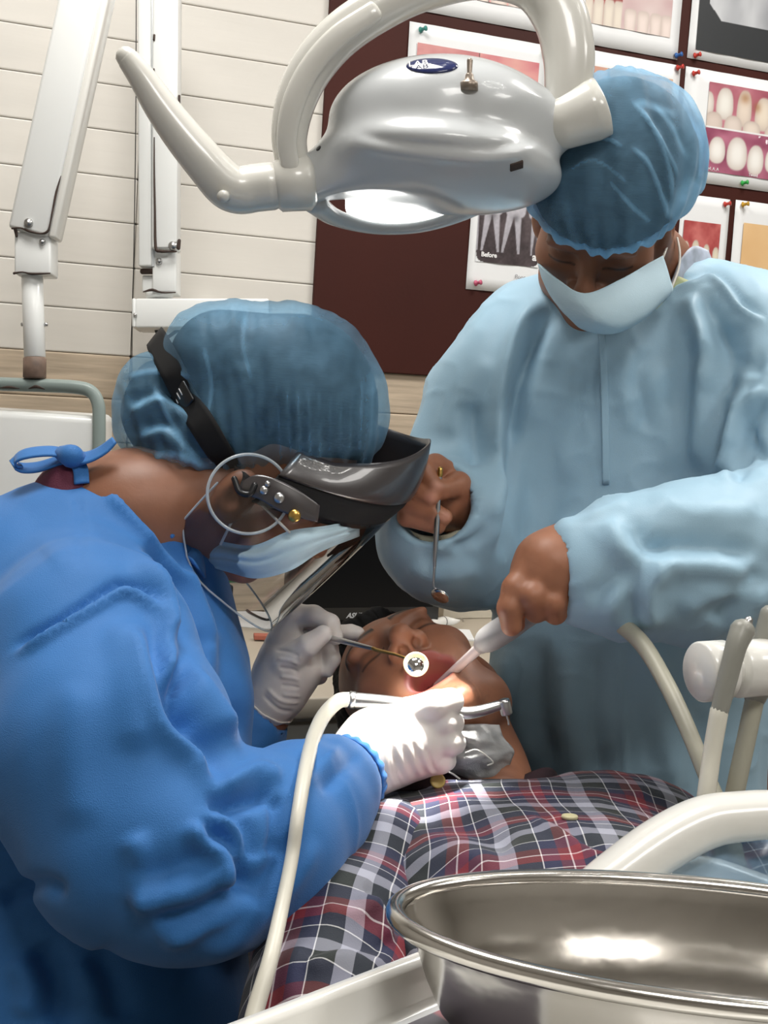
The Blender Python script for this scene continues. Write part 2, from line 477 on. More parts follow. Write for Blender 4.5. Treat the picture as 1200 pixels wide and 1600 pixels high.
def veil(M, fac, cloud=None, dens=0.0):
    """thin see-through fabric: part of the light passes straight through; cloud=(scale, spread) makes it uneven"""
    nt = M.node_tree; out = nt.nodes['Material Output']; b = nt.nodes['Principled BSDF']
    t = nt.nodes.new('ShaderNodeBsdfTransparent'); t.inputs[0].default_value = (0.75, 0.9, 1.0, 1)
    mx = nt.nodes.new('ShaderNodeMixShader'); mx.inputs[0].default_value = fac
    if cloud:
        tc = nt.nodes.new('ShaderNodeTexCoord'); n = nt.nodes.new('ShaderNodeTexNoise'); n.inputs['Scale'].default_value = cloud[0]; n.inputs['Detail'].default_value = 6; n.inputs['Roughness'].default_value = 0.65
        n.inputs['Distortion'].default_value = 1.2
        nt.links.new(tc.outputs['Object'], n.inputs['Vector']); mr = nt.nodes.new('ShaderNodeMapRange'); mr.inputs[1].default_value = 0.3; mr.inputs[2].default_value = 0.75
        mr.inputs[3].default_value = fac+cloud[1]; mr.inputs[4].default_value = fac-cloud[1]; nt.links.new(n.outputs['Fac'], mr.inputs[0]); nt.links.new(mr.outputs[0], mx.inputs[0])
    if dens:
        at = nt.nodes.new('ShaderNodeAttribute'); at.attribute_name = 'dens'; ml = nt.nodes.new('ShaderNodeMath'); ml.operation = 'MULTIPLY_ADD'; ml.use_clamp = True; ml.inputs[1].default_value = -dens
        sx = nt.nodes.new('ShaderNodeSeparateXYZ'); nt.links.new(at.outputs['Vector'], sx.inputs[0]); nt.links.new(sx.outputs[0], ml.inputs[0]); nt.links.new(mr.outputs[0], ml.inputs[2]); nt.links.new(ml.outputs[0], mx.inputs[0])
    nt.links.new(b.outputs[0], mx.inputs[1]); nt.links.new(t.outputs[0], mx.inputs[2]); nt.links.new(mx.outputs[0], out.inputs['Surface'])
    return M
def clear(name, tint=(0.97, 0.98, 0.98), ior=1.45, gain=1.0):
    """clear sheet plastic"""
    M = bpy.data.materials.new(name); M.use_nodes = True; nt = M.node_tree; nt.nodes.remove(nt.nodes['Principled BSDF'])
    out = nt.nodes['Material Output']
    t = nt.nodes.new('ShaderNodeBsdfTransparent'); t.inputs[0].default_value = (*tint, 1)
    g = nt.nodes.new('ShaderNodeBsdfGlossy'); g.inputs['Roughness'].default_value = 0.03
    fr = nt.nodes.new('ShaderNodeFresnel'); fr.inputs['IOR'].default_value = ior
    ml = nt.nodes.new('ShaderNodeMath'); ml.operation = 'MULTIPLY'; ml.inputs[1].default_value = gain; ml.use_clamp = True
    nt.links.new(fr.outputs[0], ml.inputs[0])
    mx = nt.nodes.new('ShaderNodeMixShader'); nt.links.new(ml.outputs[0], mx.inputs[0])
    nt.links.new(t.outputs[0], mx.inputs[1]); nt.links.new(g.outputs[0], mx.inputs[2]); nt.links.new(mx.outputs[0], out.inputs['Surface'])
    return M

M_CREAM = mat('cream_plank_paint', hx('DEDAD2'), 0.42, noise=(3.0, 0.05, 4, (1, 1, 8)), bump=(6, 0.25, 5, (1, 1, 14)))
M_GROOVE = mat('groove_grey', hx('8E8A82'), 0.8)
M_WOOD = mat('weathered_wood', hx('C2B19B'), 0.6, noise=(7.0, 0.28, 10, (1, 1, 14)), bump=(9, 0.5, 6, (1, 1, 16)))
M_BOARD = mat('dark_brown_laminate', hx('3E150C'), 0.62, spec=0.3, noise=(2.5, 0.22, 5), bump=(120, 0.15, 3))
M_PAPER = mat('poster_paper', hx('EDEFF0'), 0.45)
M_PRINT = mat('poster_print', attr='Col', rough=0.4)
M_INK = mat('black_ink', hx('141414'), 0.5)
M_INKW = mat('white_ink', hx('F2F2F2'), 0.5)
M_INKG = mat('grey_ink', hx('9A9A9E'), 0.6)
M_WHITE = mat('white_enamel', hx('E6E8E6'), 0.28, noise=(4, 0.04, 3), coat=0.2)
M_WHITEP = mat('white_plastic', hx('E4E3DD'), 0.25, coat=0.3)
M_LAMPGREY = mat('lamp_pale_grey_gloss', hx('C4C8CA'), 0.26, coat=0.35)
M_LAMPCREAM = mat('lamp_cream_plastic', hx('D6D5CE'), 0.25, coat=0.4)
M_CHIP = mat('chipped_brown_metal', hx('3A2A22'), 0.7, noise=(60, 0.3, 3))
M_STEEL = mat('polished_steel', hx('D6D3CE'), 0.17, metal=1.0, noise=(9, 0.10, 3), bump=(22, 0.8, 3))
M_STEELR = mat('brushed_steel', hx('BDBDBD'), 0.3, metal=1.0)
M_BRASS = mat('gold_metal', hx('C9A35A'), 0.3, metal=1.0)
M_BLACK = mat('black_plastic', hx('17181A'), 0.35)
M_BLACKM = mat('matt_black', hx('0E0E10'), 0.85)
M_RUST = mat('worn_brown_sleeve', hx('7A6558'), 0.6, noise=(40, 0.5, 4))
M_GREYTUBE = mat('grey_green_tube', hx('84918D'), 0.4, noise=(12, 0.08, 3))
M_FLOOR = mat('floor_tile', hx('7F7A72'), 0.35, noise=(3, 0.1, 4))
M_WALLP = mat('plain_wall_paint', hx('B5B1AA'), 0.7, noise=(4, 0.05, 3), bump=(60, 0.1, 3))
M_CEIL = mat('ceiling_paint', hx('E8E6E2'), 0.8, noise=(4, 0.03, 2))

# ================================================================== the room
A0, A1, NF = -2.3, 2.4, 4.4
def wall_slab(name, c, half):
    return tag(add(name, rbox(c, ROOMB, half, 0), M_WALLP, None, False), kind='structure')
floor = tag(add('floor', rbox(room((A0+A1)/2, NF/2, -0.03), ROOMB, ((A1-A0)/2+0.1, NF/2+0.1, 0.03), 0), M_FLOOR, None, False), kind='structure')
ceiling = tag(add('ceiling', rbox(room((A0+A1)/2, NF/2, CEIL+0.03), ROOMB, ((A1-A0)/2+0.1, NF/2+0.1, 0.03), 0), M_CEIL, None, False), kind='structure')
# back wall: a grooved backing and planks fixed on it
PT = 0.012
zw = wl(0, 543.75, PT)[1]; z7 = wl(0, 32, PT)[1]
PH = (z7-zw)/7.0                                     # plank height
seam = wl(209, 440, PT)[0]
wb = tag(add('wall_back', rbox(room((A0+A1)/2, -0.04, CEIL/2), ROOMB, ((A1-A0)/2, 0.04, CEIL/2), 0), M_GROOVE, None, False), kind='structure')
segs = [(A0, seam), (seam, wl(1000, 620, PT)[0]), (wl(1000, 620, PT)[0], A1)]
k0 = -int(zw/PH)-1; k1 = int((CEIL-zw)/PH)+1
lib = {}
for k in range(k0, k1+1):
    za, zb = max(0.0, zw+k*PH), min(CEIL, zw+(k+1)*PH)
    if zb-za < 0.01: continue
    for s, (a, b) in enumerate(segs):
        key = (s, round(zb-za, 4), k >= 0)
        if key not in lib:
            v, f = rbox((0, 0, 0), np.eye(3), ((b-a)/2-0.0006, PT/2, (zb-za)/2-0.0005), 0.0024, 2)
            lib[key] = mesh('plank', v, f); lib[key].materials.append(M_CREAM if k >= 0 else M_WOOD)
        o = bpy.data.objects.new('plank', lib[key]); COL.objects.link(o)
        o.parent = wb; o.location = V3(room((a+b)/2, PT/2, (za+zb)/2)); o.rotation_euler = (0, 0, ROOM_ROT)
wall_slab('wall_left', room(A0-0.04, NF/2, CEIL/2), (0.04, NF/2, CEIL/2))
wall_slab('wall_right', room(A1+0.04, NF/2, CEIL/2), (0.04, NF/2, CEIL/2))
wall_slab('wall_front', room((A0+A1)/2, NF+0.04, CEIL/2), ((A1-A0)/2+0.08, 0.04, CEIL/2))
# ceiling lamps (above the frame): panel frames that hold the light
for i, (a, n, pw) in enumerate(PANELS):
    where = ['over the back wall by the planks', 'over the back wall by the posters', 'over the seated dentist', 'over the instrument tray'][i]
    e = empty('ceiling_light', room(a, n, CEIL-0.03), 'square flush ceiling light panel '+where, 'ceiling light', 'flush ceiling panels')
    o = None
    parts = [rbox(room(a+sx*0.31, n+sy*0.31, CEIL-0.018), ROOMB, (0.012 if sx else 0.322, 0.322 if sx else 0.012, 0.018), 0.003) for sx, sy in ((1, 0), (-1, 0), (0, 1), (0, -1))]
    add('frame', join(*parts), M_WHITE, e, False)
    L = area('lamp_light', V3(room(a, n, CEIL-0.03)), pw, 0.58, 0.58, (1.0, 0.97, 0.93))
    L.parent = e; L.location = (0, 0, 0)

# ------------------------------------------------------------------ notice board and posters
BT = 0.010
bl = (wl(518, 5, PT+BT)[0]+wl(489, 450, PT+BT)[0])/2; bb = (wl(576, 580.7, PT+BT)[1]+wl(696, 588.7, PT+BT)[1])/2
br, bt = wl(1420, 300, PT+BT)[0], 2.30
board = tag(add('notice_board', rbox(room((bl+br)/2, PT+BT/2, (bb+bt)/2), ROOMB, ((br-bl)/2, BT/2, (bt-bb)/2), 0.002), M_BOARD, None, False),
            'large dark brown notice board fixed on the plank wall', 'notice board')
POFF = PT+BT
def grid_col(nx, ny): 
    u, v = np.meshgrid((np.arange(nx)+0.5)/nx, (np.arange(ny)+0.5)/ny)
    return u.ravel(), v.ravel()
def lerp(a, b, t): return np.asarray(a)*(1-t[:, None])+np.asarray(b)*t[:, None]
def tooth(c, u, v, cx, cy, w, h, col=(0.93, 0.90, 0.86), p=2.6, tip=0.25, edge=(0.72, 0.66, 0.62)):
    y = (v-cy)/h; ww = w*(1-tip*np.clip(-y, -1, 1)*0.5-tip*0.2)
    r = (np.abs((u-cx)/ww)**p+np.abs(y)**p)**(1/p)
    m = np.clip((1-r)/0.10, 0, 1)
    body = lerp(col, edge, np.clip(r*1.1-0.15, 0, 1)**2*0.8)
    c[:] = c*(1-m[:, None])+body*m[:, None]
def gums(u, v, a=(0.80, 0.52, 0.52), b=(0.62, 0.30, 0.36), seed=1):
    n = 0.5+0.5*np.clip(fbm(np.column_stack([u*5, v*5, u*0+seed]), 3, seed), -1, 1)
    return lerp(a, b, n)
def pic_gums(u, v):
    c = gums(u, v, (0.86, 0.62, 0.60), (0.76, 0.47, 0.48), 3)
    right = u > 0.5
    c[right] = gums(u, v, (0.88, 0.66, 0.62), (0.78, 0.42, 0.46), 9)[right]
    for cx in (0.56, 0.70, 0.86, 0.96):
        n = np.exp(-((u-cx)/0.05)**2)*np.clip(1-v, 0, 1)*0.5; c += n[:, None]*np.array([0.1, 0.12, 0.1])
    for cx in (0.10, 0.28, 0.44, 0.58, 0.72, 0.87, 0.98): tooth(c, u, v, cx, 0.0, 0.07, 0.34, (0.92, 0.86, 0.82))
    c[np.abs(u-0.5) < 0.006] = (0.25, 0.15, 0.15)
    return c
def pic_front(u, v):
    c = gums(u, v, (0.72, 0.30, 0.28), (0.50, 0.16, 0.16), 5)
    for cx in (0.03, 0.15, 0.27, 0.38): tooth(c, u, v, cx, 0.10, 0.062, 0.20, (0.90, 0.86, 0.80), 5, 0.0)
    m = u > 0.42
    k = lerp((0.88, 0.82, 0.80), (0.78, 0.66, 0.66), 0.5+0.5*np.clip(fbm(np.column_stack([u*4, v*4, u*0]), 2, 4), -1, 1)); c[m] = k[m]
    for cx in (0.55, 0.70, 0.85, 0.98):
        t = c.copy(); tooth(t, u, v, cx, 0.60, 0.085, 0.20, (0.96, 0.94, 0.92), 3); tooth(t, u, v, cx-0.03, 0.08, 0.075, 0.16, (0.92, 0.86, 0.83), 4); c[m] = t[m]
    return c
def pic_lips(u, v):
    c = gums(u, v, (0.84, 0.70, 0.60), (0.80, 0.60, 0.52), 6)
    arc = 0.78-0.9*(u-0.55)**2
    m = (v < arc) & (v > arc-0.36); k = gums(u, v, (0.83, 0.42, 0.46), (0.66, 0.25, 0.30), 7); c[m] = k[m]
    m2 = v <= arc-0.36; c[m2] = (0.35, 0.13, 0.14)
    for i in range(9): tooth(c, u, v, 0.42+0.07*i, 0.30+0.1*math.sin(i*0.4)-0.02*i, 0.03, 0.16, (0.95, 0.94, 0.93), 3)
    c[np.abs(u-0.30) < 0.006] = (0.2, 0.1, 0.1)
    return c
def pic_pair(u, v):
    c = gums(u, v, (0.80, 0.53, 0.58), (0.62, 0.32, 0.38), 8)
    up = v > 0.505
    t = c.copy()
    for cx, cy, w, h, cc in ((0.00, 0.76, 0.06, 0.14, (0.90, 0.87, 0.84)), (0.17, 0.78, 0.085, 0.19, (0.93, 0.92, 0.89)), (0.37, 0.76, 0.075, 0.22, (0.90, 0.84, 0.78)), (0.57, 0.73, 0.085, 0.20, (0.92, 0.87, 0.80)), (0.80, 0.73, 0.09, 0.19, (0.92, 0.87, 0.80)),
                             (0.07, 0.56, 0.09, 0.12, (0.86, 0.80, 0.76)), (0.27, 0.55, 0.09, 0.12, (0.88, 0.83, 0.79)), (0.46, 0.54, 0.09, 0.10, (0.90, 0.85, 0.80)), (0.70, 0.54, 0.10, 0.10, (0.90, 0.85, 0.80))):
        tooth(t, u, v, cx, cy, w, h, cc, 2.6, -0.25)
    st = np.exp(-((u-0.37)/0.05)**2-((v-0.88)/0.06)**2)+np.exp(-((u-0.50)/0.04)**2-((v-0.80)/0.06)**2); st = np.clip(st, 0, 1)*0.6
    t = t*(1-st[:, None])+np.array([0.62, 0.42, 0.26])*st[:, None]
    c[up] = t[up]
    t = gums(u, v, (0.74, 0.46, 0.55), (0.52, 0.24, 0.34), 12)
    for cx, cy, w, h in ((0.13, 0.25, 0.085, 0.16), (0.335, 0.24, 0.105, 0.20), (0.53, 0.20, 0.085, 0.18), (0.70, 0.22, 0.07, 0.15), (0.87, 0.22, 0.08, 0.14)): tooth(t, u, v, cx, cy, w, h, (0.95, 0.94, 0.92), 2.3, -0.2)
    sp = vnoise(np.column_stack([u*38, v*38, u*0]), 3) > 0.72; sp &= (v > 0.40) & (u > 0.45); t[sp] = (0.97, 0.93, 0.95)
    lo = v < 0.495; c[lo] = t[lo]
    c[(v >= 0.495) & (v <= 0.508)] = (0.93, 0.93, 0.93)
    return c
def pic_xray2(u, v):
    c = np.tile(np.array([0.20, 0.21, 0.22]), (len(u), 1))
    for cx, cy, w, h, s in ((0.30, 0.72, 0.24, 0.42, 2), (0.86, 0.52, 0.20, 0.42, 5)):
        r = np.maximum(np.maximum(np.abs(u-cx)/w, np.abs(v-cy)/h), (np.abs(u-cx)/w+np.abs(v-cy)/h)/1.65); m = r < 1
        n = 0.5+0.5*np.clip(fbm(np.column_stack([u*9, v*2.2, u*0+s]), 3, s), -1, 1)
        k = lerp((0.62, 0.63, 0.65), (0.85, 0.86, 0.87), n); c[m] = k[m]
    return c
def pic_molars(u, v):
    c = lerp((0.22, 0.19, 0.20), (0.34, 0.30, 0.31), 0.5+0.5*np.clip(fbm(np.column_stack([u*5, v*4, u*0]), 3, 2), -1, 1))
    def molar(cx, w, roots):
        g = lerp((0.80, 0.79, 0.82), (0.66, 0.65, 0.68), np.clip(1.3-v*1.2, 0, 1))
        m = np.clip((1-((np.abs(u-cx)/w)**4+(np.abs(v-0.86)/0.20)**4)**0.25)/0.1, 0, 1)
        for rx in roots:
            t = np.clip((0.80-v)/0.62, 0, 1); xc = cx+rx*(0.4+0.75*t); ww = w*0.46*(1-0.72*t)
            m = np.maximum(m, np.clip((1-np.abs(u-xc)/ww)/0.3, 0, 1)*(v < 0.84)*(v > 0.16))
        pulp = np.exp(-((u-cx)/(w*0.35))**2-((v-0.66)/0.06)**2)*0.35
        c[:] = c*(1-m[:, None])+g*m[:, None]; c[:] = c*(1-(pulp*m)[:, None])
    molar(0.22, 0.17, (-0.12, 0.10)); molar(0.58, 0.17, (-0.15, 0.07)); molar(0.90, 0.12, (-0.03, 0.08)); molar(-0.05, 0.10, (0.05,))
    fuzz = fbm(np.column_stack([u*30, v*30, u*0]), 2, 8)*0.03; c += fuzz[:, None]
    out = ((np.clip(np.abs(u-0.5)-0.38, 0, 1)/0.12)**2+(np.clip(np.abs(v-0.5)-0.38, 0, 1)/0.12)**2) > 1
    c[out] = s_paper
    return c
s_paper = np.array([0.925, 0.935, 0.94])
def pic_gum_teeth(u, v):
    c = gums(u, v, (0.80, 0.46, 0.44), (0.66, 0.28, 0.28), 15)
    for cx, cy, w, h in ((0.10, 0.30, 0.10, 0.30), (0.36, 0.34, 0.11, 0.30), (0.66, 0.28, 0.10, 0.30), (0.92, 0.26, 0.10, 0.28)): tooth(c, u, v, cx, cy, w, h, (0.90, 0.87, 0.78), 2.2, 0.5)
    c[v < 0.06] = (0.36, 0.10, 0.10)
    return c
def pic_mouth(u, v):
    c = lerp((0.91, 0.76, 0.56), (0.80, 0.60, 0.38), np.clip((u-0.1)*0.5+0.3*fbm(np.column_stack([u*3, v*3, u*0]), 2, 3), 0, 1))
    n = np.exp(-((u-0.62)/0.22)**2-((v-0.92)/0.16)**2); c = c*(1-0.16*n[:, None])
    dk = np.exp(-((u-0.60)/0.06)**2-((v-0.80)/0.022)**2)+np.exp(-((u-0.42)/0.03)**2-((v-0.88)/0.05)**2)*0.5; c = c*(1-0.6*np.clip(dk, 0, 1)[:, None])
    lip = np.clip((1-np.sqrt(((u-0.68)/0.34)**2+((v-0.56-0.05*(u-0.68))/0.085)**2))/0.25, 0, 1); c = c*(1-lip[:, None])+np.array([0.72, 0.47, 0.42])*lip[:, None]
    ln = np.exp(-((v-0.565-0.1*(u-0.7)**2)/0.012)**2)*(np.abs(u-0.68) < 0.32); c = c*(1-0.65*ln[:, None])
    return c
def px_rect(l, t, r, b):
    """rectangle on the board from pixel positions of its four sides (each side an (x, y) pixel on it)"""
    return wl(*l, POFF)[0], wl(*r, POFF)[0], wl(*b, POFF)[1], wl(*t, POFF)[1]
def poster(label, rect, prints, curl=0.0):
    a0, a1, z0, z1 = rect
    e = empty('poster', room((a0+a1)/2, POFF+0.001, z0), label, 'poster', 'printed sheets pinned on the board')
    us = np.linspace(a0, a1, 13); zs = np.linspace(z0, z1, 9)
    S = np.array([[room(a, POFF+0.0012+curl*((a-(a0+a1)/2)/(a1-a0)*2)**2*0.5+0.0015*math.sin(a*37+z*11)**2, z) for a in us] for z in zs])
    add('paper', sheet(S, 0.0004), M_PAPER, e)
    for i, (u0, u1, v0, v1, fn) in enumerate(prints):
        pa0, pa1 = a0+(a1-a0)*u0, a0+(a1-a0)*u1; pz0, pz1 = z0+(z1-z0)*v0, z0+(z1-z0)*v1
        nx, ny = max(8, int((pa1-pa0)/0.0017)), max(8, int((pz1-pz0)/0.0017))
        gu, gv = np.meshgrid(np.linspace(0, 1, nx), np.linspace(0, 1, ny)); 
        S = np.array([room(pa0, POFF+0.0042, pz0)+E1*x*(pa1-pa0)+np.array([0, 0, y*(pz1-pz0)])+EN*curl*(((pa0+x*(pa1-pa0))-(a0+a1)/2)/(a1-a0)*2)**2*0.5 for x, y in zip(gu.ravel(), gv.ravel())])
        v, f = sheet(S.reshape(ny, nx, 3))
        o = add('print', (v, np.array(f)), M_PRINT, e)
        colour_attr(o, s2l(np.clip(fn(gu.ravel(), gv.ravel()), 0, 1)))
    return e
def text(s, mat_, parent, loc, size, B, ext=0.0003, name='lettering', shear=0.0, bold=0.0):
    cu = bpy.data.curves.new('t', 'FONT'); cu.body = s; cu.size = size; cu.extrude = ext; cu.shear = shear; cu.offset = bold; cu.resolution_u = 3
    t = bpy.data.objects.new('t', cu); COL.objects.link(t)
    dg = bpy.context.evaluated_depsgraph_get(); me = bpy.data.meshes.new_from_object(t.evaluated_get(dg))
    bpy.data.objects.remove(t)
    v = np.array([q.co[:] for q in me.vertices]); w = np.asarray(loc)+v@np.asarray(B, dtype=np.float64)
    me.vertices.foreach_set('co', w.astype(np.float32).ravel()); me.update(); me.materials.clear()
    return link(name, me, mat_, parent, False)
TB = np.array([E1, [0, 0, 1.0], EN])
def rect_text(s, rect, u, v, size, mat_, e, bold=0.0):
    a0, a1, z0, z1 = rect
    return text(s, mat_, e, room(a0+(a1-a0)*u, POFF+0.0050, z0+(z1-z0)*v), size, TB, bold=bold)
r1 = px_rect((648, 10), (740, -150), (868, 40), (760, 36)); poster('gum close-up poster above the dental lamp, pinned highest on the board', r1, [(0.05, 0.95, 0.18, 0.92, pic_gums)])
r2 = px_rect((638, 60), (750, 53), (853, 110), (745, 205)); poster('pink gum poster with two photos side by side behind the lamp', r2, [(0.06, 0.94, 0.10, 0.80, pic_gums)])
r3 = px_rect((905, 30), (1000, -110), (1061, 50), (995, 83)); poster('poster of front teeth and dark gums above the cap of the standing assistant', r3, [(0.04, 0.90, 0.17, 0.92, pic_front)])
r4 = px_rect((1076, 50), (1150, -95), (1345, 50), (1136, 102)); poster('dark x-ray film poster with two octagonal films', r4, [(0.04, 0.96, 0.075, 0.93, pic_xray2)])
r5 = px_rect((895, 130), (1000, 92), (1059, 150), (1000, 262)); poster('lips and teeth poster partly hidden by the blue cap of the assistant', r5, [(0.05, 0.93, 0.12, 0.86, pic_lips)])
r6 = px_rect((1064, 190), (1135, 115), (1330, 200), (1155, 294)); r6e = poster('poster with two tooth photos stacked, a stained set above a clean set', r6, [(0.135, 0.70, 0.11, 0.90, pic_pair)])
r7 = px_rect((731, 395), (800, 300), (885, 420), (780, 456.5)); r7e = poster('black and white molar x-ray poster under the dental lamp', r7, [(0.07, 0.70, 0.28, 0.98, pic_molars), (0.72, 0.99, 0.28, 0.98, pic_molars)])
r8 = px_rect((1060, 360), (1120, 309.5), (1134, 380), (1080, 432)); poster('narrow gum and teeth poster beside the ear of the assistant', r8, [(0.08, 0.84, 0.07, 0.68, pic_gum_teeth)])
r9 = px_rect((1144, 370), (1174, 315.5), (1300, 370), (1170, 470)); r9e = poster('poster of a lower face with nose and closed lips', r9, [(0.09, 0.93, 0.04, 0.78, pic_mouth)])
rect_text('Before', r7, 0.12, 0.335, 0.0125, M_INKW, r7e, 0.0004); rect_text('a', r7, 0.63, 0.345, 0.021, M_INKW, r7e, 0.0006)
rect_text('Poor    Rs more', r7, 0.47, 0.15, 0.0115, M_INKG, r7e); rect_text('more.us', r7, 0.70, 0.08, 0.007, M_INKG, r7e)
rect_text('Ted_A_A', r6, 0.15, 0.125, 0.0085, M_INKW, r6e); rect_text('Tweed', r6, 0.40, 0.118, 0.0085, M_INKW, r6e)
a0, a1, z0, z1 = r9
add('caption_patch', rbox(room(a0+(a1-a0)*0.19, POFF+0.0047, z0+(z1-z0)*0.155), ROOMB, ((a1-a0)*0.11, 0.0003, (z1-z0)*0.055), 0), M_CHIP, r9e, False)
rect_text('Before', r9, 0.11, 0.14, 0.0095, M_INKW, r9e)
# pushpins
def pin_mesh(name, col):
    Mx = mat('pin_'+name, hx(col), 0.3)
    v, f = lathe([(0.0008, 0), (0.0008, 0.004), (0.0058, 0.0045), (0.0058, 0.006), (0.0034, 0.008), (0.0030, 0.014), (0.0048, 0.0165), (0.0048, 0.018), (0.001, 0.019)], 14, (0, 0, 0), (0, 0, 1))
    me = mesh('pushpin', v, f); me.materials.append(Mx)
    me.polygons.foreach_set('use_smooth', [True]*len(me.polygons)); return me
pm = {k: pin_mesh(k, c) for k, c in (('teal', '3E8F86'), ('green', '2FA548'), ('blue', '2F62A8'), ('red', 'C03A30'), ('pink', 'C55A78'), ('yellow', 'C89A2C'))}
for kind, px, py, lab in (('teal', 654, 48, 'teal pushpin in the upper corner of the two-photo gum poster'), ('green', 849, 80, 'green pushpin in the gum poster beside the lamp bow'),
                          ('blue', 1053, 88, 'blue pushpin in the lower corner of the dark gums poster'), ('red', 1082, 88, 'red pushpin at the bottom of the octagonal x-ray poster'),
                          ('red', 1055, 107, 'red pushpin in the top corner of the lips poster'), ('red', 1080, 116, 'red pushpin in the top corner of the stacked tooth photo poster'),
                          ('green', 1156, 287, 'green pushpin at the bottom of the stacked tooth photo poster'), ('red', 1129, 320, 'red pushpin in the narrow poster beside the ear'),
                          ('yellow', 1157, 320.5, 'yellow pushpin in the lower face poster'), ('pink', 740, 443, 'pink pushpin in the molar x-ray poster')):
    a, z = wl(px, py, POFF)
    o = bpy.data.objects.new('pushpin', pm[kind]); COL.objects.link(o)
    o.location = V3(room(a, POFF+0.0005, z)); dirv = unit(EN+0.5*E1+np.array([0, 0, 0.15]))
    o.rotation_mode = 'QUATERNION'; o.rotation_quaternion = V3(dirv).to_track_quat('Z', 'Y')
    tag(o, lab, 'pushpin', 'pushpins on the notice board')

# ================================================================== equipment
def pbox(px0, py0, px1, py1, d, depth, bev=0.003, B=CAMB):
    """box whose front face fills the pixel rectangle at depth d, 'depth' metres deep"""
    c = P((px0+px1)/2, (py0+py1)/2, d)+FWD*depth/2
    return rbox(c, B, (abs(px1-px0)/2*d/FOC, depth/2, abs(py1-py0)/2*d/FOC), bev)
def bar(p0, p1, w, t, bev=0.003, nrm=None):
    """flat bar from p0 to p1, width w, thickness t along nrm"""
    p0, p1 = np.asarray(p0), np.asarray(p1); ax = unit(p1-p0); n = -FWD if nrm is None else np.asarray(nrm); n = unit(n-(n@ax)*ax); s = np.cross(ax, n)
    return rbox((p0+p1)/2, np.array([s, n, ax]), (w/2, t/2, np.linalg.norm(p1-p0)/2), bev)
def cyl(p0, p1, r0, r1=None, seg=24, bev=0.15):
    p0, p1 = np.asarray(p0), np.asarray(p1); L = np.linalg.norm(p1-p0); r1 = r0 if r1 is None else r1; b = bev*min(r0, r1)
    return lathe([(0.001, 0), (r0-b, 0), (r0, b), (r1, L-b), (r1-b, L), (0.001, L)], seg, p0, p1-p0)

# ---- equipment cart at the left: white cabinet, bent tube frame and the lamp post standing on the tube
dC = 1.86
cart = empty('equipment_cart', [*P(60, 760, dC+0.1)[:2], 0], 'white cabinet cart with a bent grey tube handle, behind the seated dentist', 'cart')
top = P(40, 646, dC); 
cx0, cx1 = P(-140, 700, dC), P(150, 700, dC)
cz = float(P(80, 646, dC)[2])
cc = (cx0+cx1)/2+FWD*0.06; LV = unit([RIGHT[0], RIGHT[1], 0]); LF = unit([FWD[0], FWD[1], 0])
add('body', rbox([cc[0], cc[1], cz/2+0.03], np.array([LV, LF, [0, 0, 1.0]]), (np.linalg.norm(cx1-cx0)/2, 0.055, cz/2-0.03), 0.012, 3), M_WHITE, cart)
tz = float(P(60, 602, dC)[2])
tb = [P(-150, 597, dC), P(-60, 598, dC), P(60, 602, dC), P(118, 605, dC), P(142, 612, dC), P(153, 630, dC), P(155, 660, dC), P(154, 720, dC), P(152, 800, dC)]
add('tube_handle', sweep(tb, 0.0095, 5, 12, power=3), M_GREYTUBE, cart)
add('paint_chip', sweep([P(0, 606, dC-0.007), P(15, 605, dC-0.0085), P(30, 607, dC-0.007)], [0.0008, 0.002, 0.0008], 4, 8), M_CHIP, cart)
add('paint_chip', sweep([P(45, 607, dC-0.007), P(57, 604, dC-0.0085), P(70, 608, dC-0.007)], [0.0008, 0.0025, 0.0008], 4, 8), M_CHIP, cart)
for sx in (-0.1, 0.1):
    w = cc+LV*sx*1.1; add('castor', lathe([(0.012, -0.012), (0.028, -0.010), (0.030, 0), (0.028, 0.010), (0.012, 0.012)], 18, [w[0], w[1], 0.030], LV), M_BLACK, cart)
# post and spring arm
post = empty('lamp_post', P(54, 592, dC), 'white post with a slanted spring arm and a worn brown foot sleeve', 'support arm')
add('foot_sleeve', cyl(P(54, 592, dC), P(54.5, 558, dC), 0.0166), M_RUST, post)
add('post', cyl(P(54.5, 560, dC), P(50, 424, dC), 0.0155), M_WHITE, post)
for x in (35.5, 72): add('screw', lathe([(0.0001, -0.003), (0.003, -0.002), (0.003, 0.002), (0.0001, 0.003)], 12, P(x, 507, dC), RIGHT), M_STEELR, post)
hb = pbox(22, 362, 79, 428, dC-0.022, 0.045, 0.003); add('hinge_block', hb, M_WHITE, post)
ap0, ap1 = P(51, 368, dC-0.004), P(152, -90, dC-0.02)
add('spring_arm', bar(ap0, ap1, 0.060, 0.052, 0.006), M_WHITE, post)
ax = unit(ap1-ap0); sd = unit(np.cross(ax, -FWD)); sd = sd if sd@RIGHT > 0 else -sd
add('arm_flange', bar(ap0+sd*0.034-FWD*0.004, ap1+sd*0.034-FWD*0.004, 0.012, 0.040, 0.004), M_WHITEP, post)
def chip(pp, d, w, parent):
    add('paint_chip', sweep(pxp([(x, y, d) for x, y in pp]), w, 3, 6), M_CHIP, parent)
chip([(19, 357), (32, 356), (45, 361), (62, 365), (74, 362), (78, 350), (83, 325)], dC-0.031, [0.0015, 0.001, 0.002, 0.0012, 0.002, 0.0012, 0.0015], post)
chip([(83, 325), (88, 300), (95, 275)], dC-0.031, [0.0015, 0.0018, 0.0006], post)
chip([(111, 212), (114, 195)], dC-0.031, [0.0015, 0.0012], post)
chip([(22, 427), (35, 425), (50, 428), (78, 427)], dC-0.023, [0.002, 0.001, 0.0018, 0.001], post)
chip([(24, 358), (26, 369)], dC-0.026, [0.003, 0.002], post)
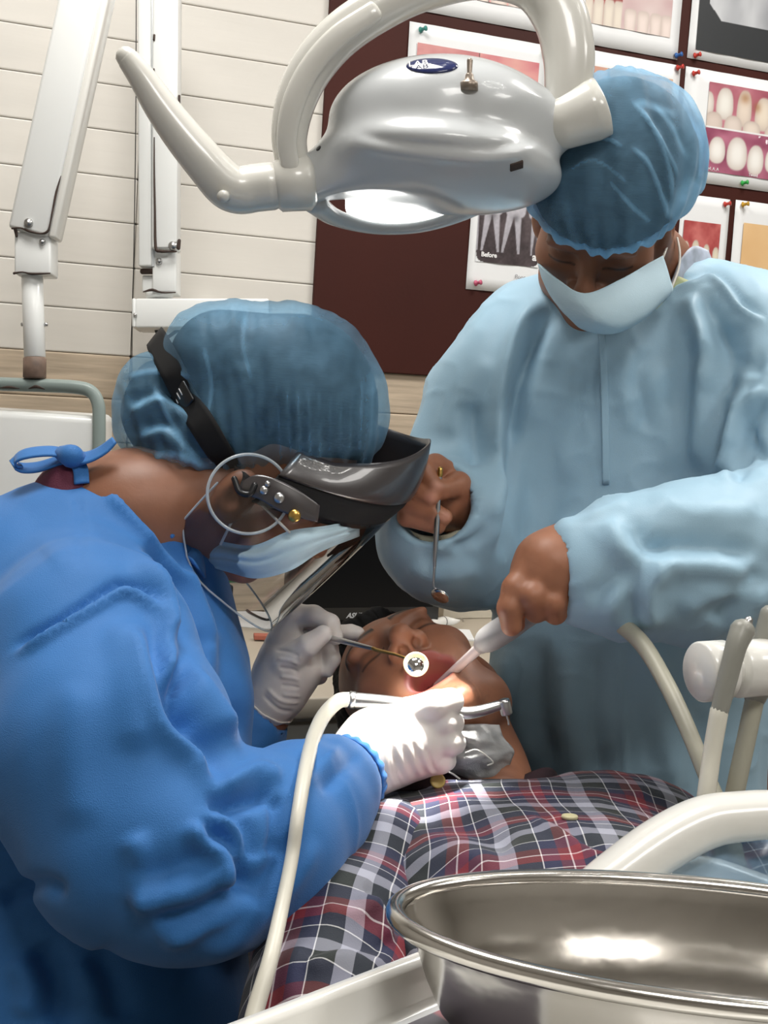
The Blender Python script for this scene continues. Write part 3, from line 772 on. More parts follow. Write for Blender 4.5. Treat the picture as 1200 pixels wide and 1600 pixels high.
for x, y, r in ((44, 348, 0.0065), (66, 378, 0.0045)):
    add('screw', lathe([(0.0001, 0.004), (r*0.8, 0.003), (r, 0.0), (r, -0.004)], 14, P(x, y, dC-0.033 if y < 360 else dC-0.024), -FWD), M_STEELR, post)
# second arm, on a wall bracket
dB = 2.02
arm = empty('bracket_arm', P(300, 512, dB), 'upright white channel arm on a horizontal box bracket behind the dentist cap', 'support arm')
add('bracket_box', pbox(211, 466, 420, 512, dB, 0.06, 0.003), M_WHITE, arm)
add('bracket_end_cap', pbox(206, 466, 211.5, 511, dB-0.001, 0.06, 0.002), M_WHITE, arm)
add('wall_bracket', bar(P(380, 490, dB+0.05), P(380, 490, dB+0.05)+np.array([0, 1, 0])*(W0[1]-PT-P(380, 490, dB+0.05)[1]), 0.04, 0.04, 0.002, (0, 0, 1)), M_WHITE, arm)
add('pivot_disc', cyl(P(249, 467, dB+0.03), P(249, 455, dB+0.03), 0.022), M_WHITE, arm)
add('hinge_block', pbox(238, 388, 275, 456, dB+0.004, 0.05, 0.002), M_WHITE, arm)
add('hinge_tab', pbox(222, 430, 240, 455, dB+0.015, 0.03, 0.002), M_WHITE, arm)
add('arm_channel', bar(P(260, 392, dB+0.01), P(262, -80, dB+0.01), 0.040, 0.040, 0.003), M_WHITE, arm)
add('arm_flange', bar(P(230.5, 420, dB+0.02), P(229, -80, dB+0.02), 0.021, 0.045, 0.003), M_WHITE, arm)
add('channel_gap', bar(P(241.5, 420, dB+0.022), P(240.5, -80, dB+0.022), 0.006, 0.04, 0.0005), M_LAMPGREY, arm)
chip([(241, 55), (240.5, 62)], dB-0.011, [0.002, 0.002], arm); chip([(240.5, 108), (241, 122), (241.5, 140)], dB-0.011, 0.0014, arm)
chip([(241, 215), (241, 270), (242, 330), (243, 385), (249, 392), (262, 393), (275, 393)], dB-0.011, [0.001, 0.0015, 0.002, 0.0026, 0.003, 0.002, 0.0015], arm)
chip([(280, 150), (280, 162)], dB-0.010, 0.002, arm); chip([(280, 376), (279, 388)], dB-0.010, 0.003, arm)
chip([(223, 424), (238, 424)], dB+0.010, 0.005, arm)
chip([(224, 456), (238, 453), (252, 457), (274, 457)], dB+0.003, [0.001, 0.0025, 0.0015, 0.001], arm)
for x, y, r, dd in ((270, 384, 0.0075, dB-0.012), (248, 408, 0.0055, dB+0.002), (211, 492, 0.003, dB-0.002)):
    add('screw', lathe([(0.0001, 0.004), (r*0.8, 0.003), (r, 0.0), (r, -0.004)], 14, P(x, y, dd), -FWD), M_STEELR, arm)
add('cable', sweep(pxp([(243, 511, dB+0.03), (247, 522, dB+0.03), (258, 528, dB+0.03), (272, 520, dB+0.03), (285, 510, dB+0.03)]), 0.003, 6, 8), M_BLACK, arm)
add('thin_cable', sweep(pxp([(213, -40, dB+0.06), (212, 200, dB+0.06), (209, 400, dB+0.06), (207, 470, dB+0.06), (206, 550, dB+0.08), (206, 640, dB+0.10)]), 0.0009, 4, 6), M_BLACK, arm)

# ---- dental operating lamp
dL = 1.27
lamp = empty('dental_lamp', P(690, 330, dL), 'grey and cream dental lamp with a bow arm and a curved side handle, switched on', 'lamp')
S = Solid()
def lp(x, y, d): return P(x, y, d)
S.ell(P(688, 190, 1.285), (0.112, 0.092, 0.060), CAMB, 0.02)
LB = np.array([unit(RIGHT*0.985-UP*0.10), FWD, unit(UP*0.985+RIGHT*0.10)])
S.ell(P(692, 262, 1.285), (0.119, 0.105, 0.040), LB, 0.022)
S.cone(P(492, 283, 1.275), P(600, 262, 1.285), 0.028, 0.045, 0.025)
S.cone(P(886, 194, 1.268), P(800, 202, 1.28), 0.022, 0.04, 0.025)
S.ell(P(606, 358, 1.30), (0.083, 0.12, 0.031), LB, 0.010, 's')
V, F = S.mesh(0.0022, 2); N = normals(V, F)
V = V+N*strokes(V, N, [([(545, 212), (600, 226), (680, 236), (770, 238), (850, 218)], 9, 0.0028, 's'), ([(560, 262), (650, 262), (740, 275)], 30, 0.0022, 'v'),
                       ([(600, 150), (680, 162), (760, 165), (830, 170)], 22, 0.0010, 'r')])[:, None]
housing = add('housing', (V, F), M_LAMPGREY, lamp)
lt = bvh(V, F)
# lower ring and the bright reflector behind it
ring = pxp([(492, 318, 1.29), (520, 338, 1.32), (565, 353, 1.345), (610, 358, 1.355), (660, 354, 1.355), (710, 340, 1.345), (760, 318, 1.32), (800, 300, 1.30)])
add('lower_ring', sweep(ring, [0.013, 0.011, 0.0085, 0.0075, 0.0075, 0.008, 0.009, 0.009], 8, 14, ref=UP, ratio=0.8), M_LAMPGREY, lamp)
dish = patch([[P(544, 306, 1.335), P(600, 306, 1.40), P(650, 298, 1.42), P(700, 298, 1.41), P(745, 300, 1.36)],
              [P(544, 328, 1.335), P(600, 332, 1.385), P(650, 332, 1.40), P(700, 326, 1.39), P(748, 318, 1.35)],
              [P(556, 349, 1.345), P(600, 355, 1.357), P(650, 352, 1.359), P(700, 342, 1.35), P(745, 322, 1.335)]], 6, 6, 0.003)
M_GLOW = mat('lit_reflector', (1, 1, 1), 0.3, emit=((1.0, 0.98, 0.93), 3.0))
add('reflector', dish, M_GLOW, lamp)
SP = bpy.data.lights.new('lamp_beam', 'SPOT'); SP.energy = 95; SP.spot_size = math.radians(16.5); SP.spot_blend = 0.55; SP.color = (1.0, 0.97, 0.91); SP.shadow_soft_size = 0.03
so = bpy.data.objects.new('lamp_beam', SP); COL.objects.link(so); so.location = V3(P(705, 345, 1.20))
so.rotation_mode = 'QUATERNION'; so.rotation_quaternion = V3(P(652, 1108, 1.20)-P(705, 345, 1.20)).to_track_quat('-Z', 'Y')
so.parent = lamp; so.location = so.location-lamp.location
# bow
bow = [(458, 262, 1.265), (452, 215, 1.258), (462, 160, 1.252), (488, 105, 1.248), (532, 55, 1.245), (590, 15, 1.245), (660, -18, 1.25), (750, -40, 1.27), (828, -28, 1.275), (872, 20, 1.275), (888, 80, 1.272), (888, 135, 1.27), (880, 185, 1.268)]
add('bow_arm', sweep(pxp(bow), [0.0165, 0.0175, 0.019, 0.020, 0.020, 0.020, 0.020, 0.0215, 0.0235, 0.0255, 0.025, 0.023, 0.019], 8, 20, ref=FWD, ratio=1.15, power=2.8), M_LAMPCREAM, lamp)
rib = [(x+(-4 if x < 700 else 4), y+(2 if x < 700 else 0), d-0.022) for x, y, d in bow[0:6]]
add('bow_ridge', sweep(pxp(rib), [0.009, 0.010, 0.011, 0.011, 0.011, 0.010], 8, 12, ref=FWD, ratio=0.5, power=3), M_LAMPCREAM, lamp)
add('bow_pivot', cyl(P(745, -25, 1.27), P(745, -140, 1.27), 0.022), M_LAMPCREAM, lamp)
pt = P(745, -135, 1.27)
add('drop_rod', cyl(pt, [pt[0], pt[1], CEIL], 0.016), M_WHITE, lamp)
add('side_hub', cyl(P(428, 290, 1.262), P(491, 284, 1.266), 0.0262, 0.0275, 32, 0.22), M_LAMPCREAM, lamp)
add('hub', lathe([(0.0215, -0.040), (0.0260, -0.02), (0.0300, 0.010), (0.0290, 0.022), (0.018, 0.025), (0.001, 0.026)], 32, P(908, 180, 1.262), RIGHT*0.93+UP*0.36-FWD*0.1), M_LAMPCREAM, lamp)
hd = [(425, 291, 1.262, .0232), (398, 294, 1.262, .0232), (374, 297, 1.26, .0232), (352, 288, 1.256, .0228), (322, 256, 1.25, .0208), (285, 212, 1.245, .0190), (250, 165, 1.24, .0165), (222, 122, 1.235, .0135), (202, 95, 1.232, .0112), (196, 88, 1.231, .0100)]
h = add('side_handle', sweep(pxp(hd), [q[3] for q in hd], 8, 22), M_LAMPCREAM, lamp)
add('button_cap', lathe([(0.0001, 0.004), (0.005, 0.003), (0.006, 0.0), (0.006, -0.006)], 18, P(348, 307, 1.2355), -FWD*0.85-RIGHT*0.3-UP*0.35), M_LAMPCREAM, lamp)
M_BLUE = mat('glossy_blue_badge', hx('27305F'), 0.12, coat=0.8)
rg_ = []
for r_k, up_ in ((0.03, 0.0022), (0.5, 0.0020), (0.88, 0.0016), (1.0, 0.0008), (1.03, -0.0012)):
    rg_.append([hit(lt, 675+40*r_k*math.cos(a), 103.5+11.5*r_k*math.sin(a), up_)[0] for a in np.linspace(0, 2*math.pi, 49)])
bdg = add('badge', sheet(np.array(rg_)), M_BLUE, lamp)
lg_c, lg_n = hit(lt, 660, 104, 0.0042); lg_x = unit(RIGHT-(RIGHT@lg_n)*lg_n); lg_y = np.cross(lg_n, lg_x)
text('LAB', M_INKW, bdg, lg_c-lg_x*0.013-lg_y*0.004, 0.011, np.array([lg_x, lg_y, lg_n]))
sb, sn = hit(lt, 733, 131); swn = unit(UP*0.97+RIGHT*0.02-FWD*0.2)
sw = add('toggle_switch', lathe([(0.0085, -0.006), (0.0085, 0.001), (0.0075, 0.002), (0.0045, 0.004), (0.0038, 0.008), (0.0032, 0.009), (0.0024, 0.010), (0.0028, 0.021), (0.002, 0.0225), (0.0001, 0.023)], 20, sb, swn), mat('dull_brass', hx('8E8276'), 0.35, metal=0.6), lamp)
p, n_ = hit(lt, 807, 259, 0.0002); rx = unit(RIGHT+UP*0.13-((RIGHT+UP*0.13)@n_)*n_)
add('rocker_slot', rbox(p, np.array([rx, n_, np.cross(rx, n_)]), (0.0065, 0.0012, 0.0042), 0.0004), M_CHIP, lamp)
p, n_ = hit(lt, 498, 232, 0.0); add('vent_hole', lathe([(0.003, 0.0004), (0.003, -0.003)], 12, p, n_), M_BLACK, lamp)

# ---- tray with the steel basin
ZT = float(P(520, 1532, 0.72)[2])                       # height of the tray rim
TA, TBk = at_z(345, 1600, ZT), at_z(962, 1368, ZT)
te = unit(TBk-TA); tn = np.array([te[1], -te[0], 0.0])   # along the visible rim, and across the tray towards the photographer
T0 = TA-te*0.10; TL = 0.54; TW = 0.34; RH = 0.030
tray = empty('instrument_tray', T0+te*TL/2+tn*TW/2-np.array([0, 0, RH]), 'white plastic instrument tray with a raised curved handle in front of the patient', 'tray')
cen = T0+te*TL/2+tn*TW/2
TBs = np.array([te, tn, [0, 0, -1.0]])
def rrect(l, w, r, n=6):
    o = []
    for cx, cy, a0 in ((l/2-r, w/2-r, 0), (-l/2+r, w/2-r, 90), (-l/2+r, -w/2+r, 180), (l/2-r, -w/2+r, 270)):
        for k in range(n+1):
            a = math.radians(a0+90*k/n); o.append((cx+r*math.cos(a), cy+r*math.sin(a)))
    return np.array(o)
def tray_shell():
    prof = [(0.010, -RH-0.004), (0.0, -RH+0.003), (0.0, -0.004), (0.002, 0.0), (0.008, 0.0), (0.011, -0.004), (0.013, -RH+0.006), (0.020, -RH+0.002), (0.12, -RH+0.001)]
    V = []
    for ins, z in prof:
        for x, y in rrect(TL-2*ins, TW-2*ins, max(0.035-ins, 0.008)): V.append(cen+te*x+tn*y+np.array([0, 0, z]))
    n = len(rrect(1, 1, .1)); F = []
    for i in range(len(prof)-1):
        for k in range(n): F.append((i*n+k, i*n+(k+1) % n, (i+1)*n+(k+1) % n, (i+1)*n+k))
    F.append(tuple(range(n-1, -1, -1))); F.append(tuple((len(prof)-1)*n+k for k in range(n)))
    return np.array(V), F
add('tray_pan', tray_shell(), M_WHITEP, tray)
hz = [(905, 1412, 0.86), (960, 1372, 0.87), (1030, 1322, 0.88), (1095, 1287, 0.885), (1150, 1276, 0.885), (1230, 1276, 0.88)]
h_end = T0+te*(TL-0.012)+tn*0.175+np.array([0, 0, -0.010])
hz_w = np.concatenate([pxp(hz), [T0+te*0.525+tn*0.130+np.array([0, 0, 0.048]), T0+te*0.530+tn*0.160+np.array([0, 0, 0.026]), h_end]])
add('handle', sweep(hz_w, [0.014, 0.0165, 0.0175, 0.0172, 0.0165, 0.016, 0.016, 0.016, 0.014], 8, 18, ref=FWD, ratio=1.3, power=2.4), M_WHITEP, tray)
pil = cen+tn*0.12-te*0.05-np.array([0, 0, RH+0.004]); 
add('support_stem', cyl([pil[0], pil[1], 0.04], [pil[0], pil[1], pil[2]+0.002], 0.022), M_WHITE, tray)
add('support_foot', lathe([(0.16, 0), (0.16, 0.02), (0.15, 0.03), (0.03, 0.045), (0.022, 0.06)], 32, [pil[0], pil[1], 0], (0, 0, 1)), M_WHITE, tray)
# picture sheet lying in the tray
sc_ = at_z(690, 1600, ZT-RH+0.002)
ph = add('printed_sheet', rbox(sc_+te*0.0+tn*0.035+np.array([0, 0, 0.0009]), TBs, (0.055, 0.05, 0.0004), 0), M_PAPER, None, False)
tag(ph, 'printed photo sheet lying in the white tray under the basin', 'printed sheet')
u = np.linspace(0, 1, 30); gu, gv = np.meshgrid(u, u)
o = add('print', (lambda q: (q[0], np.array(q[1])))(sheet(np.array([sc_+tn*0.035+te*(x-0.5)*0.10+tn*(y-0.5)*0.09+np.array([0, 0, 0.0016]) for x, y in zip(gu.ravel(), gv.ravel())]).reshape(30, 30, 3))), M_PRINT, ph)
colour_attr(o, s2l(np.clip(np.where((gu.ravel() < 0.55)[:, None], lerp((0.30, 0.28, 0.33), (0.42, 0.40, 0.44), gv.ravel()), gums(gu.ravel(), gv.ravel())), 0, 1)))
# basin
ZR = float(P(607, 1422, 0.71)[2])
bl_, bc_ = at_z(608, 1424, ZR), at_z(1130, 1474, ZR)
bx_ = unit(bc_-bl_); RA = np.linalg.norm(bc_-bl_); by_ = np.cross([0, 0, 1.0], bx_)
bk_, fr_ = at_z(1130, 1378, ZR), at_z(1130, 1566, ZR); RBm = abs((bk_-fr_)@by_)/2; bc_ = bc_+by_*(((bk_+fr_)/2-bc_)@by_)
basin = empty('basin', bc_-np.array([0, 0, 0.09]), 'polished stainless steel oval basin with a rolled rim standing in the white tray', 'basin')
BH = ZR-(ZT-RH+0.003)
prof = [(0.55, -BH), (0.62, -BH+0.002), (0.72, -BH*0.80), (0.80, -BH*0.55), (0.87, -BH*0.25), (0.915, -0.010), (0.95, -0.004), (0.975, 0.001), (0.995, -0.001), (1.0, -0.006), (0.985, -0.010), (0.97, -0.007)]
inner = [(0.948, 0.0015), (0.92, -0.005), (0.895, -0.012), (0.85, -BH*0.25), (0.78, -BH*0.55), (0.70, -BH*0.80), (0.60, -BH+0.006), (0.3, -BH+0.004), (0.01, -BH+0.004)]
def oval(prof, seg=96):
    V, F = [], []
    for r, z in prof:
        for k in range(seg):
            a = 2*math.pi*k/seg; rr = RBm/RA
            # wall slope equal all round: shrink both axes by the same length
            ins = (1-r)*RA*0.62
            V.append(bc_+bx_*(RA-ins)*math.cos(a)+by_*(max(RBm-ins*0.75, 0.01))*math.sin(a)+np.array([0, 0, z]))
    for i in range(len(prof)-1):
        for k in range(seg): F.append((i*seg+k, i*seg+(k+1) % seg, (i+1)*seg+(k+1) % seg, (i+1)*seg+k))
    F.append(tuple(range(seg-1, -1, -1))); F.append(tuple((len(prof)-1)*seg+k for k in range(seg)))
    return np.array(V), F
add('bowl', oval(prof[:8]+inner), M_STEEL, basin)
rimp = [bc_+bx_*RA*0.985*math.cos(a)+by_*(RBm-0.015*RA*0.5)*math.sin(a)+np.array([0, 0, -0.003]) for a in np.linspace(0, 2*math.pi, 48, endpoint=False)]
add('rolled_rim', sweep(rimp, 0.0055, 2, 12, ref=(0, 0, 1), closed=True), M_STEEL, basin)

# ---- instrument holder with hoses at the right
dH = 1.04
hol = empty('instrument_holder', P(1120, 1100, dH), 'white cylindrical handpiece holder with grey instruments hanging by the tray', 'instrument holder')
hx_ = unit(RIGHT*0.93+FWD*0.36+UP*0.02)
cA = P(1092, 1050, dH-0.01)
add('holder_cup', lathe([(0.001, 0), (0.0225, 0), (0.0245, 0.002), (0.0245, 0.0235), (0.023, 0.025), (0.001, 0.025)], 40, cA, hx_), M_WHITEP, hol)
add('holder_cup', lathe([(0.001, 0), (0.0215, 0), (0.0235, 0.002), (0.0235, 0.034), (0.018, 0.040), (0.001, 0.041)], 40, cA+hx_*0.034, hx_), M_WHITEP, hol)
add('axle', cyl(cA+hx_*0.02, cA+hx_*0.16, 0.015), M_WHITEP, hol)
tc_ = T0+te*(TL-0.006)+tn*0.235+np.array([0, 0, -0.012])
add('bracket', sweep([cA+hx_*0.15, cA+hx_*0.155-np.array([0, 0, 0.05]), 0.5*(cA+hx_*0.16)+0.5*tc_-np.array([0, 0, 0.01]), tc_], [0.015, 0.014, 0.013, 0.012], 8, 14), M_WHITE, hol)
M_GINST = mat('grey_instrument_plastic', hx('8E8E86'), 0.4)
M_HOSE = mat('ivory_hose', hx('D9D6C8'), 0.4); M_HOSEG = mat('grey_hose', hx('A7A595'), 0.45)
i1 = empty('air_syringe', P(1100, 1268, dH-0.03), 'grey syringe with a metal tip on a white hose in front of the holder', 'dental instrument')
add('body', sweep(pxp([(1160, 985, dH-0.03), (1150, 1010, dH-0.035), (1137, 1060, dH-0.036), (1124, 1112, dH-0.036)]), [0.0100, 0.0085, 0.0078, 0.0070], 6, 14), M_GINST, i1)
add('metal_tip', sweep(pxp([(1163, 985, dH-0.03), (1170, 969, dH-0.03)]), [0.006, 0.0035], 4, 10), M_STEELR, i1)
add('hose', sweep(pxp([(1124, 1110, dH-0.036), (1112, 1180, dH-0.036), (1101, 1262, dH-0.04), (1090, 1330, dH-0.02), (1085, 1420, dH), (1090, 1520, dH+0.02)]), 0.0072, 6, 12), M_HOSE, i1)
i2 = empty('handpiece_on_holder', P(1140, 1256, dH+0.01), 'grey handpiece hanging behind the white holder with a grey hose', 'dental instrument')
add('body', sweep(pxp([(1204, 960, dH+0.02), (1200, 1000, dH+0.02), (1192, 1050, dH+0.02), (1180, 1090, dH+0.02)]), [0.009, 0.012, 0.0125, 0.009], 6, 14), M_GINST, i2)
add('hose', sweep(pxp([(1181, 1085, dH+0.02), (1165, 1160, dH+0.015), (1146, 1250, dH+0.01), (1130, 1340, dH+0.02), (1120, 1440, dH+0.03)]), 0.0078, 6, 12), M_HOSEG, i2)
# blue film bag behind the handle
M_FILM = veil(mat('blue_film', hx('86A3BC'), 0.25), 0.30)
g = []
for j in range(7):
    row = []
    for i in range(10):
        x = 1050+i*24; y = 1300+j*17; row.append(P(x, y+max(0, 3-i)*(6-j)*2.2, 0.905+0.006*math.sin(i*1.1+j*0.6)-0.010*j))
    g.append(row)
tag(add('film_bag', patch(g, 5, 5), M_FILM), 'crumpled pale blue plastic film behind the basin under the white handle', 'plastic film')

# ---- counter by the back wall, monitor and the things lying there
ZC = 0.905
M_COUNTER = mat('counter_laminate', hx('B5AB9B'), 0.4, noise=(6, 0.06, 3)); M_CAB = mat('cabinet_white', hx('CFCBC2'), 0.5)
ca0, ca1 = wl(150, 980, 0.1)[0], wl(1500, 980, 0.1)[0]; CDp = 0.62
tag(add('worktop', rbox(room((ca0+ca1)/2, PT+CDp/2+0.003, ZC-0.015), ROOMB, ((ca1-ca0)/2, CDp/2, 0.015), 0.003), M_COUNTER), 'long beige worktop along the plank wall under the monitor', 'worktop')
ncab = 2
for i in range(ncab):
    a = ca0+(ca1-ca0)*(i+0.5)/ncab; w = (ca1-ca0)/ncab/2-0.002
    c = empty('base_cabinet', room(a, PT+CDp/2, 0), ['white base cabinet under the worktop behind the seated dentist', 'white base cabinet under the worktop behind the standing assistant'][i], 'cabinet', 'base cabinets under the worktop')
    add('body', rbox(room(a, PT+CDp/2-0.01, (ZC-0.03)/2), ROOMB, (w, CDp/2-0.03, (ZC-0.032)/2), 0.002), M_CAB, c, False)
    dr = add('door', rbox(room(a, PT+CDp-0.028, (ZC-0.03)/2+0.03), ROOMB, (w-0.003, 0.009, (ZC-0.12)/2), 0.002), M_CAB, c, False)
    add('handle', sweep([room(a+w-0.05, PT+CDp-0.018, 0.66), room(a+w-0.05, PT+CDp+0.008, 0.67), room(a+w-0.05, PT+CDp+0.008, 0.77), room(a+w-0.05, PT+CDp-0.018, 0.78)], 0.004, 4, 8), M_STEELR, dr)
def onwall(px, py, n):                                   # point of the pixel ray n metres in front of the wall
    a, z = wl(px, py, n); return room(a, n, z)
nM = 0.22
mz0 = onwall(600, 971, nM)[2]; ma0, ma1 = wl(452, 900, nM)[0], wl(690, 900, nM)[0]; mz1 = onwall(650, 760, nM)[2]
mon = empty('monitor', room((ma0+ma1)/2, nM, ZC), 'black computer monitor on the worktop behind the patient head', 'monitor')
mc = ((ma0+ma1)/2, nM, (mz0+mz1)/2)
add('bezel', rbox(room(mc[0], nM-0.015, mc[2]), ROOMB, ((ma1-ma0)/2, 0.016, (mz1-mz0)/2), 0.004), M_BLACK, mon)
add('screen', rbox(room(mc[0], nM+0.0005, mc[2]+0.006), ROOMB, ((ma1-ma0)/2-0.014, 0.001, (mz1-mz0)/2-0.020), 0), mat('dark_screen', hx('04060A'), 0.3, spec=0.25), mon, False)
add('stand', rbox(room(mc[0], nM-0.04, (ZC+mc[2])/2), ROOMB, (0.03, 0.012, (mc[2]-ZC)/2), 0.003), M_BLACK, mon)
add('foot', rbox(room(mc[0], nM-0.03, ZC+0.006), ROOMB, (0.08, 0.05, 0.006), 0.003), M_BLACK, mon)
lo = onwall(541, 965.5, nM+0.0012)
text('ASUS', mat('silver_ink', hx('B9BCC0'), 0.4), mon, lo, 0.0125, TB, 0.0004, 'lettering', 0.35, 0.0004)
def flat(name, px, py, half, rot, mt, label, cat, thick=0.0008, z=ZC, bev=0.0):
    c = at_z(px, py, z+thick); r = math.radians(rot)
    B = np.array([[math.cos(r), math.sin(r), 0], [-math.sin(r), math.cos(r), 0], [0, 0, 1]])
    return tag(add(name, rbox([c[0], c[1], z+thick+0.0003], B, (half[0], half[1], thick), bev), mt, None, False), label, cat)
flat('paper_sheet', 400, 968, (0.105, 0.075), -28, M_PAPER, 'white paper sheet lying on the worktop beside the face shield', 'paper')
bk = flat('small_booklet', 415, 995, (0.020, 0.010), -12, mat('red_brown_cover', hx('A8604E'), 0.5), 'small red-brown booklet on the white paper', 'booklet', 0.004, ZC+0.0025, 0.001)
wc = flat('white_card', 684, 990, (0.062, 0.045), -20, M_PAPER, 'white card with a row of black dots behind the patient head', 'card', 0.0015)
cb = at_z(712, 1000, ZC+0.004)
r_ = math.radians(-20)
for i in range(4):
    q = at_z(690+i*7, 1006-i*1.2, ZC+0.0036); add('dot', lathe([(0.0022, 0), (0.0022, 0.0004)], 10, q, (0, 0, 1)), M_INK, wc)
sc = empty('ultrasonic_scaler', at_z(680, 975, ZC+0.01), 'white pen-shaped scaler with a black ring lying on the white card', 'dental instrument')
ln = [at_z(645, 984, ZC+0.016), at_z(668, 977, ZC+0.016), at_z(692, 971, ZC+0.016), at_z(697, 970, ZC+0.016), at_z(709, 971, ZC+0.016)]
add('body', sweep(ln[:4], [0.008, 0.009, 0.0092, 0.0085], 5, 14), M_WHITEP, sc)
add('ring', cyl(at_z(692, 971, ZC+0.016), at_z(694, 970.7, ZC+0.016), 0.0096), M_BLACK, sc)
add('nose', sweep([ln[3], ln[4], at_z(717, 970, ZC+0.016)], [0.0085, 0.006, 0.003], 4, 12), M_WHITEP, sc)
add('metal_tip', sweep([at_z(716, 970, ZC+0.016), at_z(721, 967, ZC+0.016), at_z(724, 971, ZC+0.010)], 0.0016, 4, 8), M_STEELR, sc)
qb = at_z(722, 962, ZC)
bxo = tag(add('carton', rbox([qb[0]+0.02, qb[1]+0.02, ZC+0.036], ROOMB, (0.075, 0.05, 0.0355), 0.001), mat('carton_white', hx('CFC8B8'), 0.6, noise=(30, 0.1, 3)), None, False), 'small off-white carton with a yellow mark behind the assistant sleeve', 'carton')
ym = onwall(700, 930, 0.0)
add('mark', rbox([qb[0]-0.015, qb[1]-0.0302, ZC+0.030], ROOMB, (0.004, 0.0003, 0.006), 0), mat('yellow_ink', hx('C9A832'), 0.5), bxo, False)
oq = onwall(334, 925, 0.13)
oz = float(onwall(334, 912, 0.13)[2])
org = tag(add('desk_organizer', rbox([oq[0], oq[1], (ZC+oz)/2+0.0005], ROOMB, (0.030, 0.022, (oz-ZC)/2), 0.004), M_BLACK, None), 'low black desk organizer beside the dentist collar on the worktop', 'organizer')
e = empty('marker_pen', [oq[0], oq[1], oz], 'green capped marker pen lying on the black organizer', 'pen')
a_ = np.array([oq[0]-0.045, oq[1]-0.004, oz+0.0085]); t = unit([1, 0.1, 0.0])
add('barrel', cyl(a_, a_+t*0.055, 0.0065), M_BLACK, e); add('cap', cyl(a_+t*0.053, a_+t*0.090, 0.0075), mat('green_cap', hx('2E8B3A'), 0.4), e)
cb_ = empty('cable_tangle', at_z(415, 940, ZC), 'thin black cable looping over the white paper behind the clear shield', 'cable')
add('cord', sweep([at_z(x, y, ZC+0.004) for x, y in ((330, 945), (360, 935), (395, 930), (420, 940), (432, 955), (420, 968), (400, 962), (385, 950), (405, 938), (428, 930), (436, 905))], 0.0022, 6, 8), M_BLACK, cb_)
add('plug', rbox(at_z(432, 925, ZC+0.008), TBs, (0.018, 0.012, 0.007), 0.003), M_BLACK, cb_)
bt_ = at_z(432, 930, ZC)
btl = empty('small_bottle', [bt_[0], bt_[1]+0.03, ZC], 'small dark blue bottle with a white cap seen through the clear shield', 'bottle')
add('body', lathe([(0.013, 0), (0.015, 0.002), (0.015, 0.045), (0.011, 0.052), (0.008, 0.056)], 24, [bt_[0], bt_[1]+0.03, ZC], (0, 0, 1)), mat('navy_label', hx('28315C'), 0.4), btl)
add('cap', lathe([(0.009, 0.056), (0.009, 0.070), (0.007, 0.072), (0.001, 0.072)], 20, [bt_[0], bt_[1]+0.03, ZC], (0, 0, 1)), M_WHITEP, btl)

# ---- ring lamp of small bulbs on the ceiling (its bulbs glint on the dental lamp)
rl = empty('ring_ceiling_lamp', room(0.15, 1.9, CEIL), 'round ceiling lamp with a ring of small bulbs above the dental chair', 'ceiling light')
add('plate', lathe([(0.001, -0.03), (0.26, -0.03), (0.28, -0.015), (0.28, 0.0), (0.001, 0.0)], 40, room(0.15, 1.9, CEIL), (0, 0, 1)), M_WHITE, rl)
M_BULB = mat('lit_bulb', (1, 1, 1), 0.3, emit=((1.0, 0.97, 0.92), 45.0))
bm_ = lathe([(0.0005, -0.022), (0.010, -0.019), (0.014, -0.010), (0.012, 0.0), (0.006, 0.004)], 12, (0, 0, 0), (0, 0, 1)); bme = mesh('bulb', *bm_); bme.materials.append(M_BULB)
for i in range(14):
    a = 2*math.pi*i/14; o = bpy.data.objects.new('bulb', bme); COL.objects.link(o); o.parent = rl; o.location = (0.22*math.cos(a), 0.22*math.sin(a), -0.032)

# ================================================================== people: shared
M_SKIN = mat('brown_skin', attr='Col', rough=0.48, sss=0.10, bump=(260, 0.12, 2))
M_HAIR = mat('black_hair', hx('080707'), 0.75, spec=0.2, bump=(90, 0.6, 4, (1, 1, 6)))
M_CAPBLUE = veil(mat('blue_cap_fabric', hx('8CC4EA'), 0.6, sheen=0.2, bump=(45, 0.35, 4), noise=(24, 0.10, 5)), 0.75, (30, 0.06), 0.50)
M_CAPRIM = mat('blue_cap_rim', hx('5FA9D8'), 0.6, noise=(30, 0.15, 3))
M_MASKB = mat('pale_blue_mask', hx('B9D3DF'), 0.75, weave=(900, 0.15))
M_MASKS = mat('mask_strap', hx('E2DFD8'), 0.7)
M_GLOVE = mat('latex_glove', hx('E3DDD8'), 0.42, sss=0.05, noise=(20, 0.05, 3))
SK = np.array(hx('96644A')); SK_D = np.array(hx('7A4A36')); LIP = np.array(hx('8E4A44')); BROW = np.array(hx('1B1310')); HOLE = np.array(hx('2A100C'))
